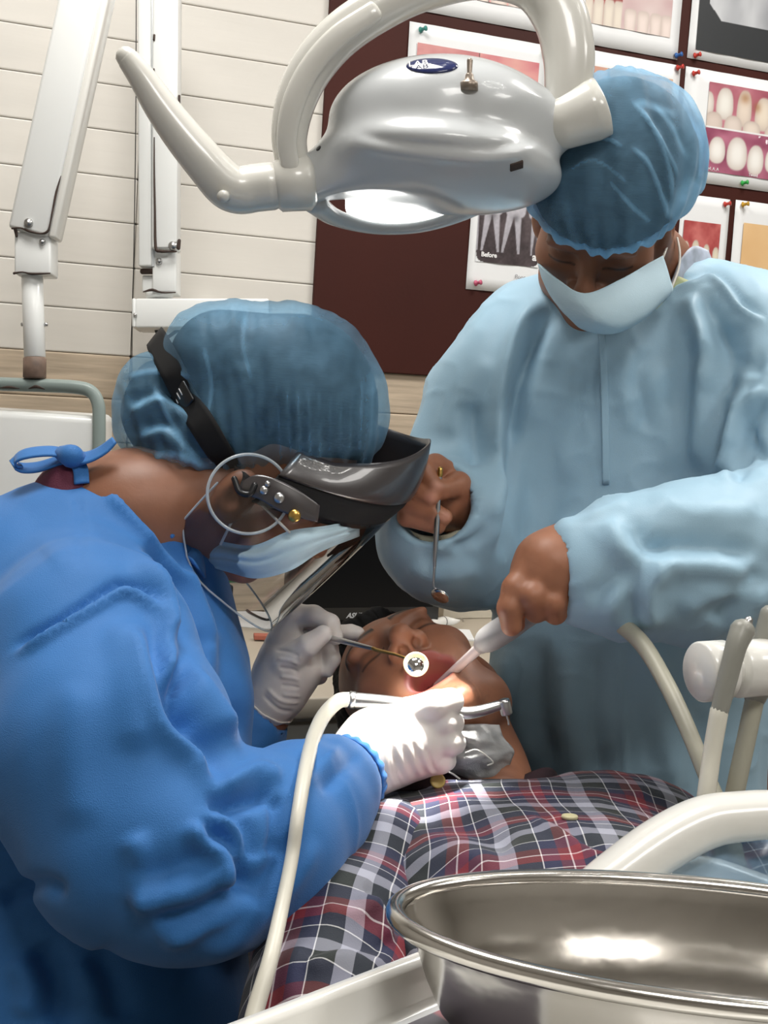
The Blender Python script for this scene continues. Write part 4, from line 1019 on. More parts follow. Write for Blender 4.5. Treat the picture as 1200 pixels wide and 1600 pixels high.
class Head:
    def __init__(s, C, Fv, up, sc=1.0):
        s.F = unit(Fv); s.U = unit(np.asarray(up)-(np.asarray(up)@s.F)*s.F); s.R = np.cross(s.F, s.U); s.C = np.asarray(C, dtype=float); s.s = sc
        s.B = np.array([s.R, s.F, s.U])
    def p(s, x, y, z): return s.C+s.s*(x*s.R+y*s.F+z*s.U)
    def loc(s, V): return ((np.asarray(V)-s.C)@s.B.T)/s.s
    def solid(s, neck=None, open_mouth=False, ears=True):
        S = Solid(); q = s.s; p = s.p; B = s.B
        def el(c, r, k=0.012, mode='u'): S.ell(p(*c), np.array(r)*q, B, k*q, mode)
        el((0, -0.018, 0.034), (0.074, 0.094, 0.086)); el((0, 0.034, -0.020), (0.060, 0.058, 0.078), 0.03)
        jz = -0.016 if open_mouth else 0.0
        el((0, 0.036, -0.078+jz), (0.050, 0.046, 0.036), 0.03)
        el((0, 0.072, -0.104+jz*1.3), (0.021, 0.016, 0.015), 0.022)
        for x in (-1, 1):
            el((x*0.044, 0.052, -0.022), (0.022, 0.024, 0.020), 0.022); el((x*0.047, 0.022, -0.075+jz), (0.018, 0.028, 0.022), 0.022)
            if open_mouth: el((x*0.036, 0.062, -0.056), (0.017, 0.020, 0.030), 0.016)
        el((0, 0.072, 0.026), (0.052, 0.020, 0.013), 0.018)
        for x in (-1, 1):
            el((x*0.032, 0.103, 0.001), (0.018, 0.018, 0.012), 0.012, 's')
            el((x*0.032, 0.0715, -0.001), (0.0165, 0.0150, 0.0135), 0.005)
            el((x*0.030, 0.084, 0.0165), (0.022, 0.008, 0.0055), 0.010)
        S.cone(p(0, 0.084, 0.012), p(0, 0.1085, -0.028), 0.0075*q, 0.0110*q, 0.012*q)
        S.cone(p(0, 0.1085, -0.030), p(0, 0.098, -0.040), 0.0105*q, 0.0085*q, 0.008*q)
        for x in (-1, 1):
            el((x*0.0145, 0.0955, -0.036), (0.0090, 0.0120, 0.0095), 0.006)
        for x in (-1, 1): el((x*0.0080, 0.1010, -0.0475), (0.0056, 0.0066, 0.0095), 0.0025, 's')
        if open_mouth:
            el((0, 0.083, -0.055), (0.020, 0.013, 0.0075), 0.007); el((0, 0.070, -0.094), (0.021, 0.012, 0.0075), 0.007)
            for x in (-1, 1): S.cone(p(x*0.012, 0.083, -0.056), p(x*0.025, 0.069, -0.075), 0.006*q, 0.005*q, 0.006*q); S.cone(p(x*0.025, 0.069, -0.075), p(x*0.012, 0.071, -0.094), 0.005*q, 0.006*q, 0.006*q)
            el((0, 0.085, -0.076), (0.0235, 0.042, 0.0180), 0.005, 's')
        else:
            el((0, 0.088, -0.060), (0.020, 0.010, 0.0055), 0.007); el((0, 0.086, -0.071), (0.018, 0.010, 0.0060), 0.007)
            el((0, 0.100, -0.0655), (0.022, 0.010, 0.0012), 0.003, 's')
        if ears:
            for x in (-1, 1):
                el((x*0.076, -0.012, -0.012), (0.010, 0.019, 0.031), 0.008); el((x*0.086, -0.010, -0.006), (0.006, 0.010, 0.017), 0.004, 's')
                el((x*0.073, -0.002, -0.036), (0.006, 0.008, 0.010), 0.006)
        if neck:
            S.chain([tuple(p(0, -0.018, -0.035))+(0.055*q,)]+neck, 0.03)
        return S
    def paint(s, V, open_mouth=False, base=SK):
        L = s.loc(V); x, y, z = L.T; c = np.tile(base, (len(V), 1))
        n = fbm(V*55, 3, 5)*0.10+fbm(V*14, 2, 6)*0.08; c = c*(1+n[:, None])
        def g(cx, cy, cz, rx, ry, rz): return np.exp(-((x-cx)/rx)**2-((y-cy)/ry)**2-((z-cz)/rz)**2)
        def put(w, col, k=1.0):
            nonlocal c
            w = np.clip(w*k, 0, 1)[:, None]; c = c*(1-w)+np.asarray(col)*w
        for sx in (-1, 1):
            put(g(sx*0.032, 0.085, 0.004, 0.024, 0.03, 0.012), base*0.62, 0.7)                       # darker lids
            t = np.clip(x*sx-0.010, 0, 0.05)/0.045; zz = 0.0245+0.006*np.sin(np.clip(t, 0, 1)*2.6)-0.004*t
            put(np.exp(-((z-zz)/0.0042)**2)*(y > 0.055)*(x*sx > 0.010)*(x*sx < 0.054)*np.clip((fbm(V*180, 2, 3)+1.1), 0, 1.2), BROW, 0.9)
            lid = -0.0045-0.0035*np.cos(np.clip((x*sx-0.032)/0.018, -1.5, 1.5))
            put(np.exp(-((z-lid)/0.0016)**2)*(np.abs(x*sx-0.032) < 0.0165)*(y > 0.072), BROW, 0.85)
            put(g(sx*0.008, 0.102, -0.0475, 0.0050, 0.010, 0.0060), HOLE, 1.3)
        if open_mouth:
            e = np.sqrt((x/0.0215)**2+((z+0.075)/0.0165)**2)
            put(np.clip(1-np.abs(e-1.17)/0.30, 0, 1)*(y > 0.045), LIP, 1.6)
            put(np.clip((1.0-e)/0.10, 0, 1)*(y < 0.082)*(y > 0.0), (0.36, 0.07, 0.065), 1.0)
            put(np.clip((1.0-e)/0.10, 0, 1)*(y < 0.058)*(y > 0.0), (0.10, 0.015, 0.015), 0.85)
            st = np.clip(fbm(V*300, 2, 4), 0, 1)*((g(0, 0.075, -0.12, 0.04, 0.05, 0.02)+g(0, 0.09, -0.047, 0.025, 0.02, 0.006))); put(st, BROW, 0.35)
        else:
            put(g(0, 0.09, -0.065, 0.020, 0.02, 0.009), LIP, 1.1)
        return c
def skin_obj(name, parts, parent, matl=None):
    """several closed skin pieces of one body in one mesh: parts = [(V, F, colours)]"""
    Vs, Fs, Cs, n = [], [], [], 0
    for V, F, c in parts: Vs.append(V); Fs.append(F+n); Cs.append(c); n += len(V)
    o = add(name, (np.concatenate(Vs), np.concatenate(Fs)), matl or M_SKIN, parent)
    colour_attr(o, np.clip(np.concatenate(Cs), 0, 1)); return o
def hand(palm, fingers, k=0.0042, h=0.0017, kp=0.014):
    """palm: tapered chain (px, py, d, r); fingers: list of chains"""
    S = Solid(); S.pchain(palm, kp)
    for f in fingers:
        T = Solid(); S.pchain(f, k, 0.004)
    return S
def hand_colour(V, nails=(), base=SK):
    c = np.tile(base, (len(V), 1))*(1+(fbm(V*60, 3, 2)*0.10)[:, None])
    for (px, py, d, r) in nails:
        w = np.clip(1.4-np.linalg.norm(V-P(px, py, d), axis=1)/r, 0, 1)[:, None]*0.8
        c = c*(1-w)+np.array(hx('C9917C'))*w
    return c
def ring_band(ring, down, wid, pleat, n_pleat, thick=0.0012, out=0.0):
    """gathered band hanging from a closed outline"""
    N = len(ring); ctr = ring.mean(0); rows = []
    for t in np.linspace(0, 1, 6):
        row = []
        for i in range(N+1):
            q = ring[i % N]; o = q-ctr; o = unit(o-(o@down)*down)
            row.append(q+down*wid*t+o*(pleat*math.sin(2*math.pi*n_pleat*i/N)*(0.35+t)+out*math.sin(math.pi*t)-0.004*t))
        rows.append(row)
    return sheet(np.array(rows), thick)

# ================================================================== the standing assistant
M_GOWNL = mat('pale_blue_gown', hx('9CBED2'), 0.5, spec=0.35, sheen=0.1, weave=(1100, 0.12), noise=(7, 0.06, 3), bump=(28, 0.20, 4))
M_KNIT = mat('ivory_knit', hx('D9D8C0'), 0.8, weave=(500, 0.6))
asf = P(960, 1200, 1.55)
asst = empty('person', [asf[0], asf[1], 0], 'standing assistant in a pale blue gown, blue cap and mask holding a suction tube', 'person')
AF = D(-0.22, -0.69, -0.69); AU = D(0.10, 0, 1)
ah = Head(P(921, 409, 1.352)-unit(AF)*0.082, AF, AU, 0.93)
neck_t = P(1010, 455, 1.53)
S = ah.solid([tuple(P(1000, 430, 1.50))+(0.056,), tuple(P(1010, 520, 1.56))+(0.06,)])
V, F = S.mesh(0.0019, 2); aparts = [(V, F, ah.paint(V, base=SK*0.85))]
# right hand (holds the mouth mirror)
S = hand([(735, 806, 1.44, .026), (716, 790, 1.41, .029), (690, 776, 1.395, .033), (668, 772, 1.385, .026)],
         [[(716, 748, 1.39, .0135), (680, 728, 1.372, .0128), (662, 734, 1.355, .0122), (682, 762, 1.345, .0095)],
          [(700, 758, 1.39, .0125), (650, 750, 1.372, .0122), (641, 761, 1.356, .0118), (675, 777, 1.345, .0098)],
          [(700, 780, 1.39, .012), (640, 778, 1.372, .0118), (636, 787, 1.358, .0112), (680, 803, 1.349, .0098), (694, 808, 1.349, .0090)],
          [(700, 800, 1.39, .0115), (640, 801, 1.374, .0108), (636, 808, 1.362, .0102), (684, 823, 1.353, .0085)],
          [(728, 786, 1.385, .016), (716, 757, 1.365, .0135), (694, 765, 1.349, .0108)]])
V, F = S.mesh(0.0016, 2); aparts.append((V, F, hand_colour(V, [(682, 760, 1.334, .007), (673, 776, 1.335, .007), (697, 808, 1.34, .006)], SK*1.15)))
# left hand (holds the suction tube)
S = hand([(925, 858, 1.215, .027), (892, 868, 1.207, .0295), (862, 888, 1.198, .034), (852, 905, 1.196, .032)],
         [[(832, 882, 1.190, .0140), (806, 920, 1.178, .0128), (797, 950, 1.174, .0118), (799, 978, 1.176, .0098)],
          [(852, 892, 1.188, .0138), (832, 932, 1.170, .0130), (838, 954, 1.180, .0118)],
          [(876, 898, 1.190, .0132), (862, 940, 1.174, .0126), (868, 958, 1.184, .0112)],
          [(898, 898, 1.198, .0126), (895, 936, 1.184, .0120), (897, 952, 1.194, .0105)],
          [(846, 905, 1.215, .0150), (815, 945, 1.206, .0125), (806, 972, 1.204, .0105)]])
V, F = S.mesh(0.0017, 2); aparts.append((V, F, hand_colour(V, [], SK*1.1)))
# rest of the body, inside the clothes
hip = D(0, 0, 1)
S = Solid(); S.pchain([(1010, 500, 1.56, .06), (1000, 640, 1.56, .10), (990, 900, 1.55, .10), (985, 1150, 1.55, .12)], 0.04)
S.pchain([(850, 560, 1.55, .05), (760, 820, 1.53, .04), (735, 806, 1.44, .025)], 0.03); S.pchain([(1170, 560, 1.50, .05), (1260, 860, 1.34, .042), (925, 858, 1.215, .026)], 0.03)
hc = P(985, 1150, 1.55)
for sx in (-1, 1):
    a = hc+D(0.09*sx, 0, 0); S.cone(a, [a[0], a[1], 0.10], 0.085, 0.05, 0.04); S.cone([a[0], a[1], 0.05], np.array([a[0], a[1], 0.045])+D(0, -0.15, 0), 0.045, 0.04, 0.02)
V, F = S.mesh(0.011, 1); aparts.append((V, F, np.tile(SK*0.8, (len(V), 1))))
skin_obj('body', aparts, asst)
# gown
S = Solid()
S.pchain([(1010, 505, 1.54, .075), (985, 590, 1.545, .125), (985, 720, 1.54, .135), (975, 900, 1.53, .140), (975, 1100, 1.53, .150), (985, 1500, 1.54, .175), (985, 1900, 1.56, .20)], 0.05, flat=(FWD, 1.18))
S.pchain([(930, 540, 1.53, .075), (845, 555, 1.52, .078), (775, 640, 1.51, .076), (735, 760, 1.50, .074), (712, 838, 1.475, .068), (692, 822, 1.425, .060), (684, 806, 1.390, .052)], 0.05)
S.pchain([(965, 560, 1.485, .062), (1020, 520, 1.50, .06)], 0.04)
S.pchain([(712, 862, 1.46, .052), (690, 868, 1.42, .040)], 0.04)
S.pchain([(1050, 520, 1.52, .080), (1150, 550, 1.49, .085), (1215, 680, 1.43, .085), (1270, 830, 1.33, .080), (1180, 862, 1.265, .072), (1060, 880, 1.228, .066), (960, 890, 1.212, .053), (900, 896, 1.205, .043)], 0.045)
cu0, cu1 = P(682, 800, 1.372), P(700, 815, 1.43); S.cone(P(655, 762, 1.30), P(690, 800, 1.398), 0.047, 0.040, 0.006, None, 's')       # sleeve mouth
dl = P(892, 893, 1.203); axl = unit(P(960, 888, 1.212)-P(890, 896, 1.203)); S.cone(dl-axl*0.07, dl+axl*0.014, 0.040, 0.034, 0.006, None, 's')
hemc = dl+axl*0.001; hx1 = unit(np.cross(axl, FWD)); hy1 = np.cross(axl, hx1)
V, F = S.mesh(0.0042, 2); V = soften(V, F, [(dl, 0.075), (P(682, 795, 1.375), 0.085)]); N = normals(V, F)
Lg = [([(940, 522), (944, 620), (946, 760)], 5, 0.0016), ([(966, 990), (972, 1100), (978, 1230)], 5, 0.0016),
      ([(872, 468), (830, 512), (802, 590), (788, 690), (778, 800), (775, 880)], 13, 0.0105, 's'), ([(838, 520), (815, 600), (800, 700)], 12, 0.005, 'v'),
      ([(735, 628), (742, 690), (748, 735)], 16, 0.008, 'v'), ([(770, 560), (730, 620), (700, 690)], 18, 0.004),
      ([(1040, 452), (1080, 440), (1112, 428), (1140, 452), (1162, 480), (1200, 500)], 6, 0.004, 's'), ([(1088, 455), (1102, 510), (1128, 556), (1120, 620)], 14, 0.008, 's'),
      ([(1150, 500), (1160, 560), (1200, 570)], 16, 0.007, 'v'), ([(1200, 610), (1165, 650), (1150, 700), (1140, 755)], 12, 0.010, 's'), ([(1180, 590), (1160, 660), (1200, 720)], 10, 0.007, 'v'),
      ([(1118, 480), (1112, 600), (1105, 740)], 14, 0.008, 's'), ([(890, 560), (885, 660), (880, 760)], 18, 0.003), ([(1010, 560), (1040, 650), (1060, 740)], 22, 0.003), ([(995, 540), (985, 600), (1000, 680)], 12, 0.0025, 's'),
      ([(962, 800), (1000, 862), (1090, 868), (1190, 880)], 17, 0.0075, 's'), ([(1010, 985), (1000, 925), (1030, 880)], 14, 0.006, 's'), ([(925, 955), (1000, 890), (1060, 860)], 14, 0.004, 's'),
      ([(1010, 790), (1090, 800), (1190, 800)], 20, 0.004), ([(860, 822), (930, 808), (985, 782)], 9, 0.003), ([(1130, 985), (1160, 940), (1200, 900)], 16, 0.005, 's'), ([(1060, 960), (1110, 930), (1200, 925)], 16, 0.005),
      ([(640, 868), (690, 890), (745, 870)], 14, 0.004, 's'), ([(700, 860), (745, 840), (765, 800)], 10, 0.005, 'v'), ([(800, 640), (812, 760), (800, 860)], 18, 0.004, 's'),
      ([(790, 1010), (800, 1100), (830, 1200)], 20, 0.006), ([(880, 990), (888, 1100), (905, 1230)], 22, 0.006), ([(930, 1010), (925, 1120), (940, 1230)], 16, 0.004, 'v'), ([(1020, 1000), (1030, 1120), (1060, 1240)], 22, 0.006), ([(1090, 1100), (1100, 1200), (1110, 1280)], 18, 0.005, 'v'), ([(850, 1000), (846, 1100), (862, 1200)], 16, 0.005, 'v')]
dsp = 1.35*strokes(V, N, Lg)+0.0025*fbm(np.column_stack([V[:, 0]*16, V[:, 1]*16, V[:, 2]*6]), 3, 11)+0.0035*ridged(np.column_stack([V[:, 0]*13, V[:, 1]*13, V[:, 2]*7]), 12)+0.0012*ridged(V*30, 5)
gown_a = add('gown', (V+N*dsp[:, None], F), M_GOWNL, asst)
gt = bvh(V+N*dsp[:, None], F)
add('front_seam', ribbon(*zip(*[hit(gt, x, y, 0.0008) for x, y in ((940, 522), (943, 580), (945, 640), (946, 700), (947, 757))]), 0.008, 0.0008), M_GOWNL, gown_a)
add('sleeve_hem', sweep([hemc+(0.0415+0.0012*math.sin(a*5))*(math.cos(a)*hx1+math.sin(a)*hy1) for a in np.linspace(0, 2*math.pi, 48, endpoint=False)], 0.0022, 2, 8, ref=axl, ratio=2.6, closed=True), M_GOWNL, gown_a)
kn = pxp([(617, 812, 1.392), (632, 832, 1.390), (662, 845, 1.392), (700, 842, 1.398), (728, 815, 1.41), (738, 780, 1.418), (732, 752, 1.42), (712, 738, 1.42), (680, 730, 1.425), (640, 760, 1.42)])
add('knit_cuff', sweep(kn, 0.0062, 6, 10, ref=FWD, ratio=2.4, closed=True), M_KNIT, gown_a)
# inner shirt collar
cl = [[P(1035, 470, 1.425), P(1075, 440, 1.45), P(1100, 425, 1.48)], [P(1048, 440, 1.43), P(1080, 420, 1.46), P(1112, 415, 1.49)], [P(1062, 405, 1.44), P(1082, 385, 1.465), P(1105, 392, 1.49)]]
add('shirt_collar', patch(cl, 6, 6, 0.002), mat('grey_print_cloth', hx('B4BCCB'), 0.7, noise=(50, 0.35, 2)), asst)
cl = [[P(1018, 478, 1.42), P(1040, 458, 1.425), P(1062, 432, 1.43)], [P(1028, 486, 1.43), P(1055, 470, 1.435), P(1080, 440, 1.445)]]
add('shirt_placket', patch(cl, 6, 6, 0.002), mat('pale_green_cloth', hx('C4C79A'), 0.8), asst)
# hair and cap
ctr = P(955, 262, 1.425)
def cap_solid(grow, puff):
    S = Solid(); S.ell(ah.p(-0.004, -0.010, 0.048), (0.096+grow, 0.114+grow, 0.096+grow), ah.B, 0.02); S.ell(ah.p(-0.014, -0.020, 0.075), (0.080+grow, 0.085+grow, 0.080+grow), ah.B, 0.03)
    if puff: S.ell(P(1052, 262, 1.445), (0.040, 0.06, 0.054), CAMB, 0.022)
    return S
rim_p, rim_n = ah.p(0, 0.06, 0.040), unit(ah.U*0.93+ah.F*0.30)
S = cap_solid(-0.010, False); S.plane(rim_p-rim_n*0.004, rim_n)
V, F = S.mesh(0.004, 2); N = normals(V, F); add('hair', (V+N*(0.0025*fbm(V*26, 2, 9))[:, None], F), M_HAIR, asst)
S = cap_solid(0.0, True); S.plane(rim_p, rim_n, 0.006)
V, F = S.mesh(0.0028, 2); N = normals(V, F)
hgt = (V-rim_p)@rim_n; ang = np.arctan2((V-ctr)@RIGHT, -(V-ctr)@FWD)
pl = np.sin(ang*46+3*vnoise(V*30))*0.0016*np.exp(-hgt/0.035)
dsp = pl+0.0022*fbm(np.column_stack([ang*9, hgt*14, hgt*0]), 3, 3)+strokes(V, N, [([(985, 155), (1020, 200), (1045, 260), (1050, 320)], 4.5, 0.0024), ([(1000, 175), (1040, 230), (1062, 280)], 4, 0.002), ([(985, 228), (1015, 260), (1035, 310), (1045, 345)], 4.5, 0.0024), ([(900, 225), (940, 215), (975, 230)], 4, 0.0015), ([(1060, 200), (1075, 260), (1068, 320)], 9, 0.002, 'v')])
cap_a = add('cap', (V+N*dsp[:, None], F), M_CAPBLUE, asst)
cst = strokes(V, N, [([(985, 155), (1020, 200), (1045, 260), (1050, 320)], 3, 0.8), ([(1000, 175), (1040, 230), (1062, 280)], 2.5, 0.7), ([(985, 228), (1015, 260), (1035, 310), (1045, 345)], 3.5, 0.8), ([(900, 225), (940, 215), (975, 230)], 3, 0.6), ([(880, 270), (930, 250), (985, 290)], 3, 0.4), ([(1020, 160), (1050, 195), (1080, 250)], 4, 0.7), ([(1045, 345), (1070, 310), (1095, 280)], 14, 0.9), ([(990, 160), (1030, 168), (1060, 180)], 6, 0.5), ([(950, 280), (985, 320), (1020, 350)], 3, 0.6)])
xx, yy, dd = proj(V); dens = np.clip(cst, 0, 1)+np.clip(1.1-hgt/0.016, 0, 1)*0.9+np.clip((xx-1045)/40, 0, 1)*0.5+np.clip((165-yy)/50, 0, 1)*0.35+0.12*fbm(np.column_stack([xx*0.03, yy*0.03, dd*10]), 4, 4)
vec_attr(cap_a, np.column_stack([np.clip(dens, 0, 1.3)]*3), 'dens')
ry = unit(np.cross(rim_n, ah.R))
rg = S.ring(rim_p-ah.F*0.07+rim_n*0.002, ah.R, ry, 160, 0.25)
add('cap_band', ring_band(rg, -rim_n, 0.012, 0.0012, 40, 0.001), M_CAPRIM, asst)
# mask
mg = [[(840, 412, 1.392), (870, 436, 1.338), (914, 458, 1.308), (970, 436, 1.331), (1012, 412, 1.361), (1036, 399, 1.388)],
      [(846, 434, 1.384), (874, 464, 1.331), (922, 480, 1.299), (980, 462, 1.322), (1022, 436, 1.356), (1043, 420, 1.384)],
      [(856, 456, 1.384), (884, 490, 1.332), (936, 503, 1.303), (992, 483, 1.326), (1032, 455, 1.358), (1048, 438, 1.382)],
      [(868, 474, 1.388), (900, 505, 1.344), (956, 517, 1.322), (1004, 496, 1.340), (1038, 466, 1.370), (1052, 452, 1.388)],
      [(880, 484, 1.396), (908, 514, 1.370), (958, 522, 1.355), (1002, 502, 1.362), (1034, 474, 1.385), (1048, 460, 1.396)]]
v, f = patch([[P(*q) for q in r] for r in mg], 8, 8, 0.002)
mk = add('mask', (v, f), M_MASKB, asst)
add('ear_loop', sweep(pxp([(1036, 402, 1.400), (1044, 380, 1.412), (1050, 360, 1.425), (1056, 345, 1.44)]), 0.0014, 5, 8), M_MASKS, mk)
add('ear_loop', sweep(pxp([(1050, 448, 1.400), (1060, 420, 1.412), (1062, 395, 1.425), (1058, 372, 1.44)]), 0.0014, 5, 8), M_MASKS, mk)

# ---- things the assistant holds
mm = empty('mouth_mirror', P(686, 930, 1.335), 'mouth mirror held upright by the standing assistant', 'dental mirror')
add('handle', sweep(pxp([(688, 734, 1.345), (685.5, 770, 1.343), (682, 830, 1.34), (679, 885, 1.337)]), [.0026, .0026, .0030, .0018], 6, 12), M_STEELR, mm)
add('end_cap', sweep(pxp([(688, 733, 1.345), (687.5, 743, 1.344)]), [.003, .003], 4, 10), M_BRASS, mm)
add('neck', sweep(pxp([(679, 885, 1.337), (678, 915, 1.335), (683, 922, 1.335)]), [.0015, .0012, .0012], 6, 10), M_STEELR, mm)
hn = unit(-FWD*0.55-RIGHT*0.45-UP*0.70)
add('mirror_disc', lathe([(0.001, -0.0015), (0.0095, -0.0015), (0.0105, 0), (0.0098, 0.0015), (0.001, 0.0015)], 28, P(688, 931, 1.333), hn), M_STEEL, mm)
su = empty('suction_tube', P(660, 1088, 1.30), 'grey suction handle with a translucent tip held over the open mouth', 'suction tube')
M_SUCG = mat('pale_grey_plastic', hx('8F8D8D'), 0.5); M_SUCT = veil(mat('milky_tip', hx('E6D7D4'), 0.25), 0.25)
add('tip', sweep(pxp([(664, 1090, 1.315), (690, 1066, 1.295), (725, 1034, 1.258), (756, 1006, 1.225)]), [.0046, .0046, .0050, .0056], 8, 14), M_SUCT, su)
add('handle', sweep(pxp([(753, 1008, 1.228), (762, 1000, 1.222), (790, 982, 1.213), (815, 965, 1.208), (850, 945, 1.206)]), [.0085, .0125, .0132, .0125, .011], 8, 18), M_SUCG, su)
add('hose', sweep(pxp([(850, 945, 1.206), (900, 945, 1.206), (950, 962, 1.195), (1000, 1002, 1.16), (1040, 1066, 1.12), (1075, 1140, 1.08), (1105, 1215, 1.05), (1128, 1270, 1.03), (1150, 1340, 1.02), (1165, 1430, 1.03)]), [.009, .009, .0085, .008, .0075, .0072, .007, .007, .007, .007], 6, 14), M_HOSEG, su)

# ================================================================== the patient
def plaid(name):
    M = bpy.data.materials.new(name); M.use_nodes = True; nt = M.node_tree; b = nt.nodes['Principled BSDF']; b.inputs['Roughness'].default_value = 0.75
    b.inputs['Sheen Weight'].default_value = 0.15
    at = nt.nodes.new('ShaderNodeAttribute'); at.attribute_name = 'cloth'
    sp = nt.nodes.new('ShaderNodeSeparateXYZ'); nt.links.new(at.outputs['Vector'], sp.inputs[0])
    outs = []
    for k in (0, 1):
        mu = nt.nodes.new('ShaderNodeMath'); mu.operation = 'MULTIPLY'; mu.inputs[1].default_value = 1/0.086; nt.links.new(sp.outputs[k], mu.inputs[0])
        fr = nt.nodes.new('ShaderNodeMath'); fr.operation = 'FRACT'; nt.links.new(mu.outputs[0], fr.inputs[0])
        cr = nt.nodes.new('ShaderNodeValToRGB'); cr.color_ramp.interpolation = 'CONSTANT'; nt.links.new(fr.outputs[0], cr.inputs[0])
        el = cr.color_ramp.elements
        stops = [(0.0, 'A4A6B4'), (0.15, '121C19'), (0.36, 'E8E8E8'), (0.375, '141B40'), (0.53, '6A1422'), (0.63, 'EAD9DA'), (0.645, '84182A'), (0.74, '141B40'), (0.84, 'E8E8E8'), (0.855, '131C34')]
        while len(el) < len(stops): el.new(0.5)
        for e, (p, c) in zip(el, stops): e.position = p; e.color = (*hx(c), 1)
        outs.append(cr.outputs[0])
    mx = nt.nodes.new('ShaderNodeMix'); mx.data_type = 'RGBA'; mx.inputs[0].default_value = 0.5
    nt.links.new(outs[0], mx.inputs[6]); nt.links.new(outs[1], mx.inputs[7]); nt.links.new(mx.outputs[2], b.inputs['Base Color'])
    wv = nt.nodes.new('ShaderNodeTexVoronoi'); wv.inputs['Scale'].default_value = 900; tc = nt.nodes.new('ShaderNodeTexCoord'); nt.links.new(tc.outputs['Object'], wv.inputs['Vector'])
    bp = nt.nodes.new('ShaderNodeBump'); bp.inputs['Strength'].default_value = 0.15; bp.inputs['Distance'].default_value = 0.001; nt.links.new(wv.outputs['Distance'], bp.inputs['Height']); nt.links.new(bp.outputs[0], b.inputs['Normal'])
    return M
M_PLAID = plaid('plaid_cotton')
M_CHAIR = mat('black_leatherette', hx('121214'), 0.45, bump=(120, 0.2, 3))
NB, BE = P(775, 1235, 1.29), P(1000, 1440, 0.98)                    # neck base, belly
bdir = unit(BE-NB); shx = unit(P(1010, 1255, 1.30)-P(575, 1345, 1.12)); shx = unit(shx-(shx@bdir)*bdir); nrm = np.cross(shx, bdir); nrm = nrm if nrm[2] > 0 else -nrm
TBp = np.array([shx, bdir, nrm])
pat = empty('person', np.append(P(900, 1400, 1.1)[:2], 0.55), 'reclined patient in a plaid shirt with mouth wide open', 'person')
PF = D(-0.37, -0.44, 0.815); PU = D(-0.50, 0.84, 0.23)
ph_ = Head(P(616, 1000, 1.335)-unit(PF)*0.083, PF, PU, 0.98)
S = ph_.solid([tuple(P(715, 1150, 1.350))+(0.046,), tuple(P(745, 1215, 1.325))+(0.048,), tuple(P(765, 1280, 1.27))+(0.055,)], open_mouth=True)
V, F = S.mesh(0.0016, 2)
pparts = [(V, F, ph_.paint(V, True, SK*1.05))]
S = Solid(); S.chain([tuple(NB-nrm*0.06)+(0.07,), tuple((NB+BE)/2-nrm*0.09)+(0.10,), tuple(BE-nrm*0.10)+(0.11,), tuple(BE+bdir*0.25-nrm*0.10)+(0.11,)], 0.05)
kn_ = BE+bdir*0.55-nrm*0.05
S.chain([tuple(BE+bdir*0.2-nrm*0.1)+(0.09,), tuple(BE+bdir*0.40-nrm*0.12)+(0.08,)], 0.04)
V, F = S.mesh(0.010, 1); pparts.append((V, F, np.tile(SK, (len(V), 1))))
pbody = skin_obj('body', pparts, pat)
# hair
S = Solid(); S.ell(ph_.p(0, -0.038, 0.050), np.array((0.082, 0.090, 0.086))*0.98, ph_.B, 0.02)
S.ell(ph_.p(0.0, 0.015, 0.112), (0.05, 0.040, 0.022), ph_.B, 0.02); S.ell(ph_.p(0, 0.115, 0.035), (0.085, 0.080, 0.062), ph_.B, 0.012, 's')
for x in (-1, 1): S.ell(ph_.p(x*0.090, 0.02, -0.035), (0.03, 0.05, 0.038), ph_.B, 0.01, 's')
S.plane(ph_.p(0, 0, -0.055), ph_.U)
V, F = S.mesh(0.0026, 1); N = normals(V, F); L = ph_.loc(V)
V = V+N*(0.003*fbm(np.column_stack([L[:, 0]*160, L[:, 1]*40, L[:, 2]*40]), 3, 4))[:, None]
hair = add('hair', (V, F), M_HAIR, pat)
# shirt
S = Solid()
S.ell(P(800, 1300, 1.19)-nrm*0.055, (0.195, 0.165, 0.088), TBp, 0.03)
S.ell(P(905, 1372, 1.06)-nrm*0.06, (0.175, 0.20, 0.105), TBp, 0.05)
S.ell(BE+bdir*0.12-nrm*0.09, (0.165, 0.20, 0.10), TBp, 0.05)
S.ell(P(985, 1268, 1.25)-nrm*0.03, (0.085, 0.09, 0.060), TBp, 0.05)
S.ell(P(660, 1300, 1.20)-nrm*0.03, (0.090, 0.09, 0.055), TBp, 0.05)
S.ell(NB+nrm*0.035-bdir*0.015, (0.070, 0.055, 0.060), TBp, 0.02, 's')
V, F = S.mesh(0.004, 2); N = normals(V, F)
ps = [([(545, 1312), (590, 1360), (630, 1420), (645, 1490)], 10, 0.008, 's'), ([(830, 1268), (880, 1300), (925, 1330), (975, 1350)], 8, 0.006, 's'), ([(930, 1255), (985, 1285), (1050, 1305)], 9, 0.004, 's'),
      ([(600, 1262), (680, 1250), (780, 1262), (850, 1250)], 12, 0.005), ([(640, 1290), (720, 1310), (800, 1350)], 20, 0.004, 's'), ([(700, 1262), (760, 1300), (800, 1330)], 18, 0.004, 'v'), ([(900, 1235), (960, 1245), (1020, 1240)], 10, 0.004),
      ([(620, 1340), (700, 1345), (780, 1355)], 18, 0.003)]
dsp = strokes(V, N, ps)+0.004*fbm(V@TBp.T*np.array([13, 9, 9]), 3, 21)
V = V+N*dsp[:, None]
def cloth_uv(o, V, org, ax, ay, w=0.006):
    q = np.asarray(V)-org; n = fbm(np.asarray(V)*9, 2, 31)
    vec_attr(o, np.column_stack([q@ax+w*n+0.03, q@ay+w*fbm(np.asarray(V)*8, 2, 41)+0.02, q[:, 0]*0]), 'cloth')
